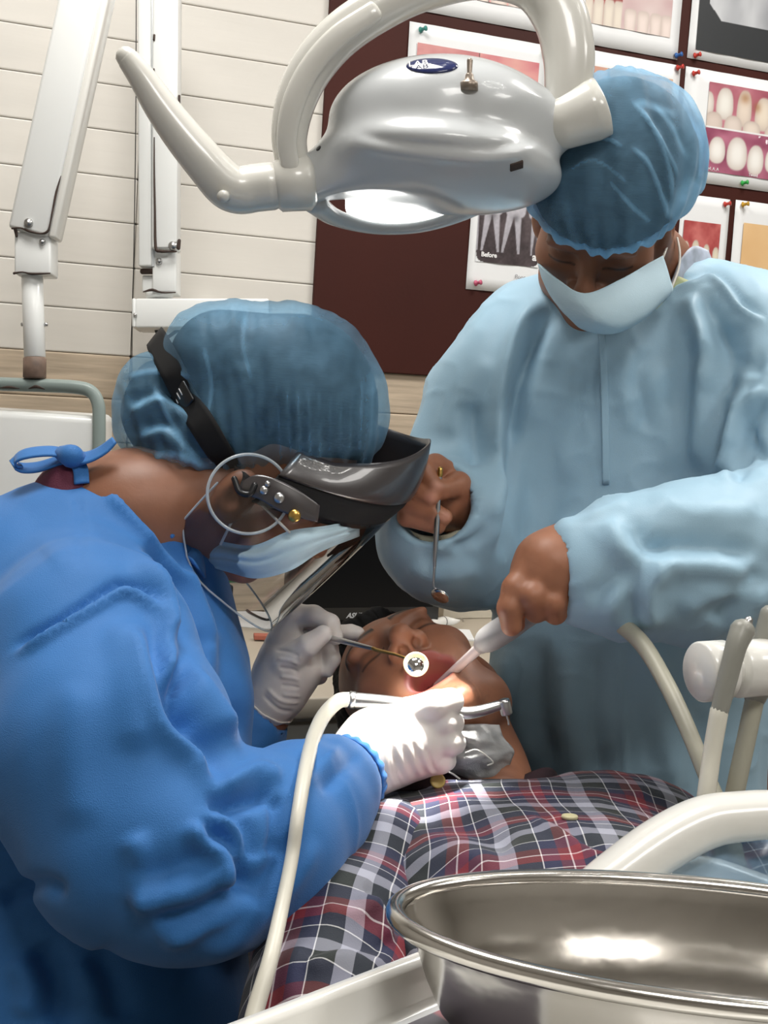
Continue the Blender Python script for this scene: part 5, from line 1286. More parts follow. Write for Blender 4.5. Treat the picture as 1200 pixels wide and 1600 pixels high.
shirt = add('shirt', (V, F), M_PLAID, pat); cloth_uv(shirt, V, NB, unit(shx+0.25*bdir), unit(bdir-0.25*shx))
stt = bvh(V, F)
S = Solid(); S.pchain([(640, 1345, 1.18, .055), (575, 1385, 1.13, .066), (530, 1480, 1.03, .064), (500, 1600, 0.94, .056), (560, 1720, 0.86, .045)], 0.03)
V, F = S.mesh(0.004, 2); N = normals(V, F)
V = V+N*(strokes(V, N, [([(560, 1390), (600, 1420), (620, 1470)], 12, 0.006, 's'), ([(500, 1420), (560, 1430), (600, 1400)], 12, 0.004), ([(470, 1500), (540, 1480), (610, 1500)], 14, 0.005, 's')])+0.004*fbm(V*13, 3, 22))[:, None]
slv = add('sleeve', (V, F), M_PLAID, shirt); adir = unit(P(500, 1600, 0.94)-P(575, 1385, 1.13)); cloth_uv(slv, V, P(560, 1420, 1.1), unit(np.cross(adir, nrm)), adir)
# left sleeve on the far side
S = Solid(); q0 = P(1010, 1270, 1.27)-nrm*0.03; S.chain([tuple(q0)+(0.062,), tuple(q0+shx*0.06+bdir*0.10-nrm*0.03)+(0.060,), tuple(q0+shx*0.07+bdir*0.26-nrm*0.07)+(0.052,)], 0.03)
V, F = S.mesh(0.005, 2); o = add('sleeve', (V, F), M_PLAID, shirt); cloth_uv(o, V, q0, shx, bdir)
def plaid_patch(name, grid, nu=6, nv=6, thick=0.002, ax=shx, ay=bdir):
    v, f = patch([[P(*q) for q in r] for r in grid], nu, nv, thick); o = add(name, (v, f), M_PLAID, shirt); cloth_uv(o, v, NB, ax, ay, 0.002); return o
M_DARKC = mat('maroon_black_cloth', hx('2A141C'), 0.8, noise=(40, 0.5, 3))
v, f = patch([[P(*q) for q in r] for r in [[(598, 1238, 1.20), (650, 1236, 1.205), (720, 1240, 1.22), (790, 1252, 1.235)], [(612, 1218, 1.235), (660, 1210, 1.245), (725, 1222, 1.245), (795, 1240, 1.25)], [(640, 1190, 1.28), (680, 1185, 1.29), (735, 1205, 1.28), (800, 1225, 1.275)]]], 8, 6, 0.003)
add('collar', (v, f), M_DARKC, shirt)
v, f = patch([[P(*q) for q in r] for r in [[(790, 1254, 1.235), (835, 1250, 1.25), (885, 1246, 1.28)], [(796, 1236, 1.245), (845, 1222, 1.262), (880, 1236, 1.295)], [(800, 1224, 1.265), (855, 1202, 1.285), (872, 1222, 1.31)]]], 8, 6, 0.003)
add('collar', (v, f), M_DARKC, shirt)
M_BTN = mat('tan_button', hx('BFA55C'), 0.4); M_BTN2 = mat('cream_button', hx('C9C29A'), 0.4)
def button(px, py, r, m_, d=None):
    if d is None: p, n_ = hit(stt, px, py, 0.0012)
    else: p, n_ = P(px, py, d), unit(-FWD+UP*0.3)
    add('button', lathe([(0.0005, 0.0005), (r*0.45, 0.0004), (r*0.7, 0.0016), (r*0.92, 0.0018), (r, 0.0008), (r, -0.0012)], 24, p, n_), m_, shirt)
button(684, 1220, 0.0072, M_BTN, 1.198); button(890, 1279, 0.0070, M_BTN2); button(996, 1333, 0.0070, M_BTN2)
# grey mask pulled under the chin
M_GMASK = mat('grey_mask_cloth', hx('A9AAAA'), 0.8, weave=(700, 0.2))
gm = [[(672, 1140, 1.262), (705, 1132, 1.250), (745, 1131, 1.252), (780, 1132, 1.275)],
      [(680, 1152, 1.244), (712, 1150, 1.226), (752, 1150, 1.228), (787, 1152, 1.262)],
      [(686, 1172, 1.246), (715, 1168, 1.240), (758, 1170, 1.232), (803, 1172, 1.268)],
      [(692, 1190, 1.244), (722, 1186, 1.226), (765, 1182, 1.230), (798, 1190, 1.268)],
      [(700, 1204, 1.254), (730, 1204, 1.240), (770, 1206, 1.242), (790, 1212, 1.275)],
      [(715, 1216, 1.262), (738, 1226, 1.252), (764, 1240, 1.256), (772, 1244, 1.280)]]
v, f = patch([[P(*q) for q in r] for r in gm], 10, 8, 0.002)
v = np.asarray(v); v = v+(-FWD)[None]*(0.0040*fbm(v*np.array([60, 60, 110]), 3, 5))[:, None]
gmk = add('chin_mask', (v, f), M_GMASK, pat)
add('fold_edge', sweep(pxp([(728, 1176, 1.224), (746, 1172, 1.220), (770, 1190, 1.224), (762, 1196, 1.226)]), 0.0008, 4, 6), M_MASKS, gmk)
add('mask_strap', sweep(pxp([(690, 1202, 1.236), (705, 1208, 1.232), (718, 1217, 1.232)]), 0.0010, 4, 6), M_MASKS, gmk)
# the chair under the patient
ch = empty('dental_chair', np.append((P(950, 1500, 1.0))[:2], 0), 'black upholstered dental chair under the reclined patient', 'dental chair')
bo = P(850, 1400, 1.12)-nrm*0.23
add('backrest', rbox(bo-bdir*0.01+nrm*0.02, TBp, (0.27, 0.46, 0.05), 0.04, 4), M_CHAIR, ch)
hc_ = ph_.C-nrm*0.135-D(0, -0.02, 0)
hr = np.array([unit(D(1, -0.3, 0)), unit(D(0.3, 1, -0.1)), [0, 0, 1.0]])
add('headrest', rbox(ph_.C+D(0.0, 0.05, -0.145), TBp, (0.12, 0.11, 0.035), 0.03, 4), M_CHAIR, ch)
sc0 = bo+bdir*0.62; sc0 = np.array([sc0[0], sc0[1], 0.55])
lvl = unit([bdir[0], bdir[1], 0]); lx = np.cross(lvl, [0, 0, 1.0])
add('seat', rbox(sc0+lvl*0.05, np.array([lx, lvl, [0, 0, 1.0]]), (0.25, 0.30, 0.06), 0.05, 4), M_CHAIR, ch)
add('lift_column', rbox([sc0[0], sc0[1], 0.28], np.array([lx, lvl, [0, 0, 1.0]]), (0.13, 0.16, 0.23), 0.03, 3), M_WHITEP, ch)
add('base_plate', rbox([sc0[0], sc0[1], 0.03], np.array([lx, lvl, [0, 0, 1.0]]), (0.24, 0.36, 0.03), 0.02, 3), M_WHITEP, ch)

# ================================================================== the seated dentist
M_GOWNB = mat('royal_blue_gown', hx('3572B4'), 0.62, spec=0.25, sheen=0.15, weave=(1000, 0.2), noise=(6, 0.06, 3), bump=(30, 0.15, 3))
M_MAROON = mat('maroon_cloth', hx('5A2238'), 0.8, weave=(700, 0.3))
df = P(120, 1500, 1.20)
den = empty('person', [df[0], df[1], 0], 'seated dentist in a royal blue gown and white gloves leaning over the patient', 'person')
DF = D(0.72, 0.02, -0.69); DU = D(0.69, 0.0, 0.72)
dh = Head(P(420, 716, 1.30), DF, DU, 0.92)
DS = SK*0.85
S = dh.solid(ears=False, neck=[tuple(P(330, 800, 1.30))+(0.056,), tuple(P(250, 815, 1.295))+(0.062,), tuple(P(190, 850, 1.29))+(0.080,)])
S.ell(P(205, 795, 1.26), (0.07, 0.06, 0.055), CAMB, 0.04)
EB = np.array([unit(RIGHT*0.8-UP*0.6), FWD, unit(UP*0.8+RIGHT*0.6)]); S.ell(P(366, 776, 1.222), (0.020, 0.012, 0.030), EB, 0.008); S.ell(P(368, 774, 1.208), (0.011, 0.008, 0.018), EB, 0.004, 's')
V, F = S.mesh(0.0022, 2); dparts = [(V, F, dh.paint(V, base=DS))]
# forearm skin showing above the left glove
S = Solid(); S.pchain([(370, 1170, 1.395, .032), (412, 1108, 1.39, .0275), (432, 1080, 1.385, .026)], 0.02); V, F = S.mesh(0.003, 2); dparts.append((V, F, hand_colour(V, (), DS)))
S = Solid(); S.pchain([(190, 860, 1.29, .08), (160, 1000, 1.27, .11), (110, 1300, 1.23, .12), (90, 1560, 1.20, .13)], 0.04)
S.pchain([(150, 970, 1.12, .05), (240, 1370, 1.0, .045), (545, 1230, 1.165, .028)], 0.03); S.pchain([(230, 1000, 1.38, .05), (300, 1250, 1.40, .045), (370, 1170, 1.395, .030)], 0.03)
hp = P(90, 1560, 1.20)
for sy in (-1, 1):
    k_ = hp+D(0.36, 0.13*sy-0.05, 0); k_[2] = 0.56; h0 = hp+D(0.02, 0.10*sy, 0); h0[2] = 0.62
    S.cone(h0, k_, 0.085, 0.065, 0.04); S.cone(k_, [k_[0], k_[1], 0.10], 0.06, 0.045, 0.03); S.cone([k_[0], k_[1], 0.047], np.array([k_[0], k_[1], 0.045])+D(0.15, 0, 0), 0.045, 0.04, 0.02)
S.cone(hp, [hp[0], hp[1], 0.62], 0.13, 0.13, 0.05)
V, F = S.mesh(0.011, 1); dparts.append((V, F, np.tile(DS*0.5, (len(V), 1))))
skin_obj('body', dparts, den)
S = Solid()
for sy in (-1, 1):
    k_ = hp+D(0.36, 0.13*sy-0.05, 0); k_[2] = 0.57; h0 = hp+D(0.02, 0.10*sy, 0); h0[2] = 0.64
    S.cone(h0, k_, 0.10, 0.078, 0.05); S.cone(k_, [k_[0], k_[1], 0.13], 0.072, 0.058, 0.04)
V, F = S.mesh(0.010, 2); add('trousers', (V, F), M_BLACKM, den)
# stool
stl = empty('stool', [hp[0], hp[1], 0], 'black round stool under the seated dentist', 'stool')
add('seat', lathe([(0.02, 0.40), (0.19, 0.40), (0.205, 0.42), (0.205, 0.45), (0.18, 0.475), (0.02, 0.48)], 40, [hp[0], hp[1], 0], (0, 0, 1)), M_CHAIR, stl)
add('column', lathe([(0.03, 0.06), (0.03, 0.41)], 20, [hp[0], hp[1], 0], (0, 0, 1)), M_STEELR, stl)
for i in range(5):
    a = 2*math.pi*i/5; dv = np.array([math.cos(a), math.sin(a), 0]); o0 = np.array([hp[0], hp[1], 0.07])
    add('leg', sweep([o0, o0+dv*0.12, o0+dv*0.24-np.array([0, 0, 0.02])], [0.018, 0.015, 0.012], 4, 10), M_BLACK, stl)
    add('castor', lathe([(0.008, -0.012), (0.024, -0.010), (0.025, 0), (0.024, 0.010), (0.008, 0.012)], 16, o0+dv*0.24-np.array([0, 0, 0.045]), np.cross(dv, [0, 0, 1.0])), M_BLACK, stl)
# gown
S = Solid()
S.pchain([(165, 900, 1.27, .080), (135, 1000, 1.26, .125), (150, 1120, 1.255, .138), (120, 1350, 1.23, .145), (90, 1600, 1.19, .165), (90, 1760, 1.18, .18)], 0.06)
S.pchain([(122, 880, 1.26, .066), (40, 975, 1.24, .105), (-40, 1100, 1.23, .12), (-40, 1400, 1.2, .14)], 0.06)
S.pchain([(195, 855, 1.27, .052), (238, 910, 1.29, .052), (268, 1000, 1.31, .052)], 0.05)
S.pchain([(120, 960, 1.16, .075), (135, 1030, 1.10, .090), (170, 1180, 1.035, .098), (220, 1305, 1.005, .086), (295, 1340, 1.00, .078), (395, 1322, 1.030, .069), (470, 1268, 1.090, .054), (512, 1236, 1.134, .0415), (522, 1228, 1.145, .039)], 0.03, 0.02)
S.pchain([(245, 985, 1.36, .065), (300, 1230, 1.395, .06), (355, 1190, 1.395, .048), (400, 1128, 1.39, .036)], 0.035)
w0 = P(545, 1211, 1.165); wa = unit(P(530, 1222, 1.15)-P(475, 1262, 1.095)); S.cone(w0-wa*0.012, w0+wa*0.05, 0.031, 0.034, 0.004, None, 's')
w1 = P(405, 1120, 1.39); wb_ = unit(P(400, 1128, 1.39)-P(355, 1190, 1.395)); S.cone(w1-wb_*0.01, w1+wb_*0.05, 0.0295, 0.033, 0.004, None, 's')
V, F = S.mesh(0.0045, 2); V = soften(V, F, [(w0, 0.06), (w1, 0.06)]); N = normals(V, F)
Lb = [([(22, 1022), (80, 985), (140, 945), (190, 918), (228, 934), (258, 968)], 6, 0.006, 's'), ([(215, 850), (252, 905), (272, 960), (280, 1030), (266, 1080)], 13, 0.012, 's'), ([(262, 985), (285, 1050), (282, 1100), (300, 1150)], 14, 0.012, 'v'),
      ([(222, 972), (240, 1060), (262, 1130), (310, 1180), (334, 1235)], 14, 0.008, 's'), ([(180, 960), (205, 1060), (215, 1180)], 26, 0.006), ([(290, 985), (320, 1060), (360, 1150)], 16, 0.008, 's'), ([(340, 980), (352, 1080), (372, 1170)], 14, 0.006, 's'),
      ([(428, 1234), (390, 1250), (345, 1255), (318, 1262)], 14, 0.010, 'v'), ([(440, 1225), (400, 1210), (345, 1235)], 12, 0.006), ([(310, 1278), (325, 1310), (352, 1328), (368, 1370), (362, 1400)], 13, 0.010, 's'), ([(340, 1265), (375, 1300), (388, 1350)], 12, 0.006, 's'),
      ([(430, 1240), (432, 1290), (425, 1340)], 12, 0.007, 'v'), ([(200, 1385), (270, 1380), (350, 1340)], 22, 0.006, 's'), ([(240, 1450), (320, 1430), (400, 1385)], 16, 0.007, 's'), ([(205, 1300), (225, 1360), (215, 1420)], 20, 0.006), ([(300, 1485), (370, 1440), (440, 1370), (480, 1300)], 16, 0.005, 's'),
      ([(120, 1060), (115, 1180), (130, 1300)], 30, 0.003), ([(70, 880), (110, 850), (160, 830)], 26, 0.002), ([(120, 770), (126, 830), (125, 890)], 5, 0.002, 'v'),
      ([(170, 760), (215, 810), (262, 860), (300, 905)], 9, 0.007, 's'), ([(300, 880), (318, 930), (345, 1000)], 10, 0.006, 's'), ([(0, 1410), (60, 1380), (110, 1395)], 14, 0.006, 'v'), ([(130, 1490), (160, 1540), (170, 1600)], 20, 0.004, 's'), ([(40, 1480), (70, 1540), (60, 1600)], 22, 0.008, 's'),
      ([(560, 1175), (530, 1210), (500, 1240)], 9, 0.004, 'v'), ([(530, 1165), (505, 1195), (470, 1230)], 9, 0.004)]
dsp = 1.3*strokes(V, N, Lb)+0.0035*fbm(V*np.array([11, 11, 6]), 3, 61)+0.003*ridged(V*np.array([9, 9, 6]), 7)
V = V+N*dsp[:, None]
gown_d = add('gown', (V, F), M_GOWNB, den); dt = bvh(V, F)
# neckline binding, tie bow at the nape, scrub collar
nl = [(128, 742, 1.235), (160, 748, 1.222), (196, 768, 1.215), (232, 800, 1.215), (268, 838, 1.22), (300, 868, 1.235), (316, 872, 1.25)]
nb = []
for x, y, _d in nl[:5]:
    for k in range(0, 60, 2):                               # first pixel down-left of the neckline that meets the gown in front of the skin
        q, n_ = hit(dt, x-k*0.45, y+k*0.9, 0.0015)
        if abs(proj(q)[0]-(x-k*0.45)) < 3: break
    nb.append(q)
add('neck_binding', sweep(np.array(nb), [0.003, 0.0045, 0.005, 0.005, 0.003], 6, 12, ref=FWD, ratio=0.8), M_GOWNB, gown_d)
add('collar_tip', patch([[P(288, 868, 1.225), P(300, 880, 1.222), P(318, 905, 1.23)], [P(300, 856, 1.235), P(310, 868, 1.235), P(316, 885, 1.24)], [P(308, 862, 1.245), P(313, 870, 1.248), P(314, 880, 1.25)]], 5, 5, 0.003), M_GOWNB, gown_d)
mr = [[P(46, 790, 1.23), P(90, 778, 1.205), P(136, 760, 1.215)], [P(60, 756, 1.235), P(92, 742, 1.215), P(128, 738, 1.222)], [P(84, 728, 1.245), P(98, 720, 1.235), P(112, 722, 1.238)]]
add('scrub_collar', patch(mr, 6, 6, 0.004), M_MAROON, den)
def strip(pts, w, name='tie_ribbon', tw=None):
    pts = pxp(pts); nr = np.tile(unit(-FWD*0.6+UP*0.8), (len(pts), 1)); add(name, ribbon(pts, nr, w, 0.002, 6), M_GOWNB, gown_d)
strip([(108, 712, 1.222), (80, 706, 1.216), (45, 709, 1.212), (27, 717, 1.214), (30, 731, 1.220), (58, 731, 1.226), (88, 722, 1.226), (108, 716, 1.224)], 0.016)
strip([(112, 714, 1.220), (135, 716, 1.216), (160, 705, 1.214), (180, 688, 1.214)], [0.016, 0.020, 0.016, 0.010])
strip([(118, 720, 1.220), (126, 735, 1.214), (128, 756, 1.208)], 0.014)
add('knot', sweep(pxp([(98, 709, 1.218), (112, 713, 1.212), (124, 717, 1.218)]), [0.008, 0.0115, 0.008], 5, 12), M_GOWNB, gown_d)
# gathered cuffs
def cuff(c, ax, r, name='cuff'):
    x = unit(np.cross(ax, [0.2, 0.1, 1])); y = np.cross(ax, x); R_ = np.array([c+r*(math.cos(a)*x+math.sin(a)*y) for a in np.linspace(0, 2*math.pi, 120, endpoint=False)])
    add(name, ring_band(R_, ax, 0.014, 0.0010, 21, 0.0015, 0.002), M_GOWNB, gown_d)
cuff(w0-wa*0.006, wa, 0.0365); cuff(w1-wb_*0.008, wb_, 0.0345)
# hair, cap and bun
def dcap(g, bun):
    S = Solid()
    S.ell(P(448, 612, 1.30), (0.098+g, 0.100+g, 0.090+g), CAMB, 0.02); S.ell(P(348, 568, 1.30), (0.062+g, 0.088+g, 0.062+g), CAMB, 0.03)
    S.ell(P(500, 660, 1.30), (0.064+g, 0.085+g, 0.060+g), CAMB, 0.03); S.ell(P(350, 680, 1.30), (0.075+g, 0.085+g, 0.050+g), CAMB, 0.03)
    if bun: S.ell(P(248, 640, 1.295), (0.046+g, 0.062+g, 0.060+g), CAMB, 0.016); S.ell(P(280, 690, 1.295), (0.045+g, 0.066+g, 0.040+g), CAMB, 0.02)
    return S
cp, cn = P(400, 752, 1.30), unit(UP-RIGHT*0.10)
S = dcap(-0.010, True); S.plane(cp+cn*0.004, cn); V, F = S.mesh(0.0045, 2); N = normals(V, F); add('hair', (V+N*(0.0025*fbm(V*26, 2, 9))[:, None], F), M_HAIR, den)
S = dcap(0.0, True); S.plane(cp, cn, 0.008)
V, F = S.mesh(0.0028, 2); N = normals(V, F); x, y, d_ = proj(V)
gath = np.sin(x*0.30+2.5*vnoise(V*24)+0.03*(y-600)*np.sign(x-400))*0.0013*np.clip((y-560)/150, 0, 1)
dsp = gath+0.0022*fbm(np.column_stack([x*0.035, y*0.010, d_*8]), 3, 13)+strokes(V, N, [([(245, 525), (290, 610), (335, 690), (385, 760)], 16, 0.002, 'v'), ([(385, 478), (375, 520), (380, 580)], 14, 0.003, 'v'), ([(190, 590), (240, 580), (300, 590)], 9, 0.004), ([(200, 640), (250, 620), (300, 650)], 9, 0.005, 's'), ([(215, 680), (260, 670), (310, 720)], 9, 0.005, 's'), ([(185, 600), (200, 660), (230, 710)], 8, 0.002, 'v'), ([(240, 600), (262, 650), (290, 690)], 8, 0.004), ([(230, 715), (280, 712), (330, 735)], 8, 0.004)])
V = V+N*dsp[:, None]
M_CAPDK = veil(mat('dark_blue_cap_fabric', hx('86C0E8'), 0.55, sheen=0.2, bump=(60, 0.4, 4), noise=(26, 0.10, 5)), 0.75, (30, 0.06), 0.50)
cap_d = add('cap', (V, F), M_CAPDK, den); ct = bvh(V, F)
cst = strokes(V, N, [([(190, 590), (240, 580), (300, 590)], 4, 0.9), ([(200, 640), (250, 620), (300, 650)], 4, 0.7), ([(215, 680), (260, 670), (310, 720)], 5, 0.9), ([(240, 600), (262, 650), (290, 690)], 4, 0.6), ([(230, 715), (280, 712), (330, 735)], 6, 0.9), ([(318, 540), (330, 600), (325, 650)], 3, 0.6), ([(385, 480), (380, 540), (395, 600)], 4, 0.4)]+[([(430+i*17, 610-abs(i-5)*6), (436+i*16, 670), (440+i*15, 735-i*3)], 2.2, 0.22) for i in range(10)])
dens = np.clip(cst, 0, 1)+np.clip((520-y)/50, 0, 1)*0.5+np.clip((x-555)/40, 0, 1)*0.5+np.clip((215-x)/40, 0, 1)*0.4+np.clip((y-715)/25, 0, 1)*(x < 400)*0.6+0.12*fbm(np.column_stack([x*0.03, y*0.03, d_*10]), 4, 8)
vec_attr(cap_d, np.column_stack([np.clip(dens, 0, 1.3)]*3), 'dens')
# face mask
mt_ = [(315, 866, 1.262), (334, 846, 1.245), (395, 852, 1.222), (454, 829, 1.216), (515, 821, 1.232), (562, 812, 1.27)]
mb_ = [(312, 880, 1.265), (356, 894, 1.245), (402, 904, 1.228), (455, 891, 1.222), (502, 862, 1.240), (562, 838, 1.28)]
mg = []
for k_ in range(9):
    t_ = k_/8.0
    mg.append([(a[0]*(1-t_)+b[0]*t_, a[1]*(1-t_)+b[1]*t_, a[2]*(1-t_)+b[2]*t_-0.010*math.sin(math.pi*t_)+(0.0022 if k_ % 3 == 1 else 0)) for a, b in zip(mt_, mb_)])
dm = add('mask', patch([[P(*q) for q in r] for r in mg], 8, 8, 0.002), M_MASKB, den)
add('ear_loop', sweep(pxp([(345, 850, 1.232), (362, 815, 1.222), (372, 790, 1.222)]), 0.0014, 5, 8), M_MASKS, dm)
add('ear_loop', sweep(pxp([(452, 832, 1.212), (420, 800, 1.215), (392, 772, 1.220)]), 0.0014, 5, 8), M_MASKS, dm)
# gloves
gp = []
S = hand([(520, 1228, 1.145, .028), (555, 1200, 1.172, .030), (590, 1172, 1.192, .037), (640, 1158, 1.200, .037)],
         [[(632, 1122, 1.190, .0150), (678, 1103, 1.182, .0140), (704, 1096, 1.192, .0128)],
          [(650, 1140, 1.188, .0135), (694, 1130, 1.186, .0122), (708, 1130, 1.198, .0108)],
          [(655, 1166, 1.190, .0135), (700, 1160, 1.188, .0124), (710, 1161, 1.200, .0112)],
          [(648, 1196, 1.194, .0125), (688, 1190, 1.192, .0112), (697, 1189, 1.202, .0098)],
          [(588, 1150, 1.212, .018), (632, 1116, 1.222, .0150), (684, 1096, 1.222, .0120)]])
V, F = S.mesh(0.0018, 2); N = normals(V, F)
wr = [([(600+i*11, 1132+i*6), (612+i*11, 1175+i*4), (632+i*9, 1222-i*2)], 2.6, 0.0012*(1 if i % 2 else -1)) for i in range(7)]+[([(560+i*13, 1170-i*5), (575+i*11, 1205), (585+i*11, 1232)], 2.4, 0.0010*(1 if i % 2 else -1)) for i in range(5)]
V = V+N*strokes(V, N, wr)[:, None]
add('glove', (V, F), M_GLOVE, den)
S = hand([(418, 1102, 1.386, .0285), (434, 1078, 1.383, .0300), (452, 1040, 1.382, .0340), (454, 1008, 1.384, .0255)],
         [[(440, 1000, 1.378, .0150), (462, 962, 1.376, .0130), (490, 962, 1.368, .0112), (516, 974, 1.360, .0098), (524, 996, 1.358, .0086)],
          [(448, 1034, 1.358, .0180), (482, 1008, 1.342, .0118), (505, 991, 1.340, .0098)],
          [(478, 978, 1.388, .0110), (520, 988, 1.380, .0088), (548, 988, 1.374, .0082), (559, 990, 1.372, .0080)],
          [(480, 1000, 1.392, .0115), (514, 1012, 1.386, .0098), (519, 1030, 1.380, .0090), (511, 1047, 1.376, .0082)],
          [(478, 1030, 1.398, .0115), (504, 1040, 1.398, .0095), (500, 1058, 1.392, .0082)]])
V, F = S.mesh(0.0018, 2); N = normals(V, F)
V = V+N*strokes(V, N, [([(430+i*2, 1015+i*14), (450+i*3, 1018+i*14), (468, 1026+i*13)], 2.6, 0.0012*(1 if i % 2 else -1)) for i in range(6)]+[([(415, 1075), (440, 1095), (470, 1098)], 3, 0.0014), ([(410, 1085), (435, 1108), (460, 1112)], 3, -0.0012)])[:, None]
add('glove', (V, F), M_GLOVE, den)
gr = P(421, 1098, 1.385); ga = unit(P(412, 1108, 1.39)-P(434, 1078, 1.383)); gx = unit(np.cross(ga, FWD)); gy = np.cross(ga, gx)
add('glove_cuff', ring_band(np.array([gr+0.0305*(math.cos(a)*gx+math.sin(a)*gy) for a in np.linspace(0, 2*math.pi, 90, endpoint=False)]), ga, 0.010, 0.0010, 9, 0.0012), M_GLOVE, den)

# ---- face shield
fs = empty('face_shield', P(520, 800, 1.3), 'clear face shield with a glossy black brow band and elastic strap worn by the dentist', 'face shield')
VU, VF, VS = D(0.65, 0, 0.76), D(0.76, 0, -0.65), D(0, -1, 0)
VO = P(470, 668, 1.30)
def sag(al): return 0.075*min(abs(al)/(math.pi/2), 1.15)**1.2
def vp(al, v, k=1.0): return VO+k*(0.130*math.cos(al)*VF+0.098*math.sin(al)*VS)-VU*v
rows = []
nA, nV = 64, 24
for j in range(nV+1):
    row = []
    for i in range(nA+1):
        al = math.radians(-98+196*i/nA); t = abs(al)/math.radians(98)
        v0 = 0.002+sag(al); v1 = 0.172-0.006*t-0.030*(max(0, t-0.72)/0.28)**2
        row.append(vp(al, v0+(v1-v0)*j/nV, 1.0-0.06*(j/nV)**2))
    rows.append(row)
RW = np.array(rows)
M_CLEAR = clear('clear_visor', (0.96, 0.97, 0.98), 1.42, 1.2); M_CLEARE = veil(mat('clear_edge', hx('D8DEE2'), 0.12, coat=0.5), 0.45)
add('visor', sheet(RW), M_CLEAR, fs)
edge = np.concatenate([RW[:, 0][::3], RW[-1][::4], RW[::-1, -1][::3]])
add('visor_edge', sweep(edge, 0.0011, 2, 8), M_CLEARE, fs)
M_GLB = mat('glossy_black_band', hx('3A3536'), 0.34, spec=0.9, coat=0.5)
AL = [math.radians(-112+194*i/60) for i in range(61)]
wall_rows = [[vp(a, v*(1 if abs(a) < 1.2 else 1-0.35*(abs(a)-1.2))+sag(a), k) for a in AL] for k, v in ((0.965, 0.010), (0.99, 0.008), (1.0, -0.002), (1.01, -0.016), (1.0, -0.028), (0.965, -0.030))]
add('brow_band', sheet(np.array(wall_rows), 0.002), M_BLACKM, fs)
def vin(a):
    t = min(max((a+0.2)/1.3, 0), 1); return -0.088*(1-t)-0.040*t
brim = []
for u_ in np.linspace(0, 1, 9):
    brim.append([vp(a, -0.027*(1-u_)+vin(a)*u_+sag(a)*(1-0.25*u_), 1.012-0.20*u_**1.6) for a in AL])
add('brim', sheet(np.array(brim), 0.002), M_GLB, fs)
pc = P(388, 770, 1.205)
ringp = [P(388+64*math.cos(a), 772+62*math.sin(a), 1.205+0.012*math.cos(a)) for a in np.linspace(0, 2*math.pi, 40, endpoint=False)]
add('ear_disc_rim', sweep(ringp, 0.0016, 2, 8, closed=True), M_CLEARE, fs)
add('ear_disc', patch([[P(388+64*r*math.cos(a), 772+62*r*math.sin(a), 1.205+0.012*r*math.cos(a)) for a in np.linspace(0, 2*math.pi, 25)] for r in (0.05, 0.55, 1.0)], 2, 2), M_CLEAR, fs)
pp_ = [[P(378, 752, 1.203), P(400, 742, 1.201), P(430, 748, 1.199), P(465, 765, 1.20), P(500, 790, 1.203)], [P(374, 764, 1.202), P(400, 762, 1.199), P(432, 770, 1.197), P(465, 788, 1.198), P(498, 806, 1.203)], [P(380, 774, 1.203), P(404, 780, 1.200), P(432, 796, 1.198), P(462, 808, 1.20), P(496, 816, 1.204)]]
add('pivot_plate', patch(pp_, 6, 6, 0.003), M_GLB, fs)
for x, y, r, m_ in ((412, 766, 0.0042, M_STEELR), (436, 778, 0.0052, M_STEELR), (418, 756, 0.0030, M_STEELR), (460, 806, 0.0060, M_BRASS)):
    add('rivet', lathe([(0.0002, 0.0022), (r*0.7, 0.0018), (r, 0.0004), (r, -0.002)], 18, P(x, y, 1.1955), -FWD), m_, fs)
sp_ = [hit(ct, x, y, 0.0022) for x, y in ((250, 538), (270, 575), (292, 618), (318, 662), (345, 704), (368, 735))]
pts = [q[0] for q in sp_]+[P(384, 760, 1.203)]; nn = [q[1] for q in sp_]+[-FWD]
back, bn_ = hit(ct, 247, 532, 0.002)
pts = [P(243, 527, pts[0]@FWD-CAM@FWD+0.035)]+pts; nn = [unit(-FWD*0.2-RIGHT*0.7+UP*0.5)]+nn
nn = [unit(0.5*np.asarray(q)-0.5*FWD) for q in nn]
add('strap', ribbon(np.array(pts), np.array(nn), [0.024, 0.025, 0.025, 0.025, 0.026, 0.026, 0.025, 0.018], 0.0025, 8), M_BLACKM, fs)
bq, bnn = hit(ct, 291, 622, 0.005); bt_ = unit(pts[4]-pts[2]); bs_ = unit(np.cross(bt_, bnn))
bkl = add('buckle', rbox(bq, np.array([bs_, bnn, bt_]), (0.0150, 0.0022, 0.0120), 0.002), M_BLACK, fs)
for i in (-1, 0, 1): add('tick_mark', rbox(bq+bs_*0.0055*i+bnn*0.0025-bt_*(0.004-0.001*i), np.array([bs_, bnn, bt_]), (0.0006, 0.0003, 0.0038), 0), M_INKW, bkl)
add('strap_hook', sweep(pxp([(366, 748, 1.200), (374, 768, 1.198), (390, 772, 1.197), (398, 758, 1.199)]), 0.003, 5, 10), M_BLACK, fs)

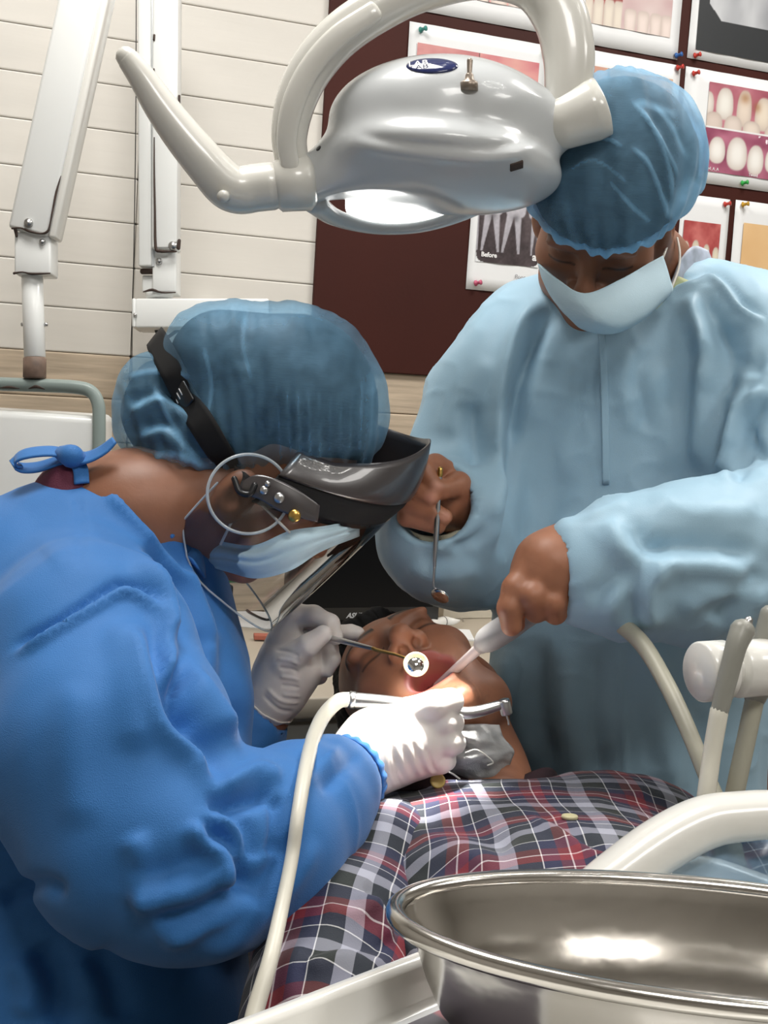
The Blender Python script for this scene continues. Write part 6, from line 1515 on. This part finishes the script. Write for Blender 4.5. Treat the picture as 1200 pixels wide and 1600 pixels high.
# ---- things the dentist holds
dm_ = empty('dental_mirror', P(650, 1038, 1.30), 'round mouth mirror with a gold rim held in front of the patient nose', 'dental mirror')
add('handle', sweep(pxp([(470, 985, 1.375), (505, 994, 1.352), (545, 1004, 1.318), (585, 1014, 1.284)]), [.0028, .0030, .0030, .0020], 6, 12), M_GLOVE and M_STEELR, dm_)
add('neck', sweep(pxp([(583, 1013.5, 1.285), (590, 1016, 1.278), (615, 1022, 1.252), (634, 1028, 1.236)]), [.0022, .0020, .0015, .0013], 6, 10), M_BRASS, dm_)
mn = unit(-FWD*0.90+UP*0.38+RIGHT*0.05)
add('rim', lathe([(0.0108, -0.0014), (0.0121, -0.0010), (0.0124, 0.0003), (0.0119, 0.0012), (0.0104, 0.0010), (0.0102, -0.0004)], 40, P(650, 1038, 1.232), mn), mat('pale_gold_rim', hx('EADCB0'), 0.35, metal=0.5), dm_)
add('glass', lathe([(0.0106, -0.0012), (0.0106, 0.0002), (0.0001, 0.0002)], 40, P(650, 1038, 1.232), mn), mat('mirror_glass', hx('F2F2F2'), 0.02, metal=1.0), dm_)
hpz = empty('handpiece', P(790, 1130, 1.22), 'silver dental drill handpiece with a white hose in the gloved right hand', 'dental handpiece')
add('body', sweep(pxp([(549, 1094, 1.21), (575, 1097, 1.21), (620, 1102, 1.208), (670, 1108, 1.207), (712, 1112, 1.207)]), [.0078, .0082, .0082, .0074, .0060], 6, 20), M_STEELR, hpz)
add('coupling', cyl(P(544, 1093.5, 1.21), P(556, 1095, 1.21), 0.0086), M_STEELR, hpz)
add('neck', sweep(pxp([(708, 1111, 1.207), (728, 1114, 1.207), (750, 1111, 1.208), (774, 1104, 1.21), (786, 1101, 1.21)]), [.0060, .0059, .0055, .0050, .0048], 6, 18), M_STEELR, hpz)
hdn = unit(UP*0.93-RIGHT*0.22-FWD*0.1)
add('head', lathe([(0.001, -0.0085), (0.0052, -0.0085), (0.0058, -0.007), (0.0060, 0.004), (0.0052, 0.0062), (0.0040, 0.0068), (0.001, 0.0068)], 24, P(789, 1103, 1.21), hdn), M_STEELR, hpz)
add('bur', sweep([P(790.5, 1115, 1.21), P(794, 1126, 1.21), P(795, 1132, 1.21)], [.0012, .0008, .0010], 3, 8), M_STEELR, hpz)
hosep = [(545, 1093, 1.21), (528, 1096, 1.20), (506, 1118, 1.18), (490, 1152, 1.155), (478, 1200, 1.12), (466, 1270, 1.06), (456, 1340, 0.99), (440, 1420, 0.925), (422, 1500, 0.885), (400, 1575, 0.865), (380, 1650, 0.85), (330, 1750, 0.85)]
for i in range(3, 10):
    q, _ = hit(dt, hosep[i][0], hosep[i][1]); dq = float((q-CAM)@FWD)
    if proj(q)[0] > hosep[i][0]-8 and abs(proj(q)[1]-hosep[i][1]) < 8: hosep[i] = (hosep[i][0], hosep[i][1], min(hosep[i][2], dq-0.012))
add('hose', sweep(pxp(hosep), [.0072, .0072, .0070, .0066, .0060, .0054, .0052, .0054, .0058, .0062, .0065, .0065], 8, 16), M_HOSE, hpz)
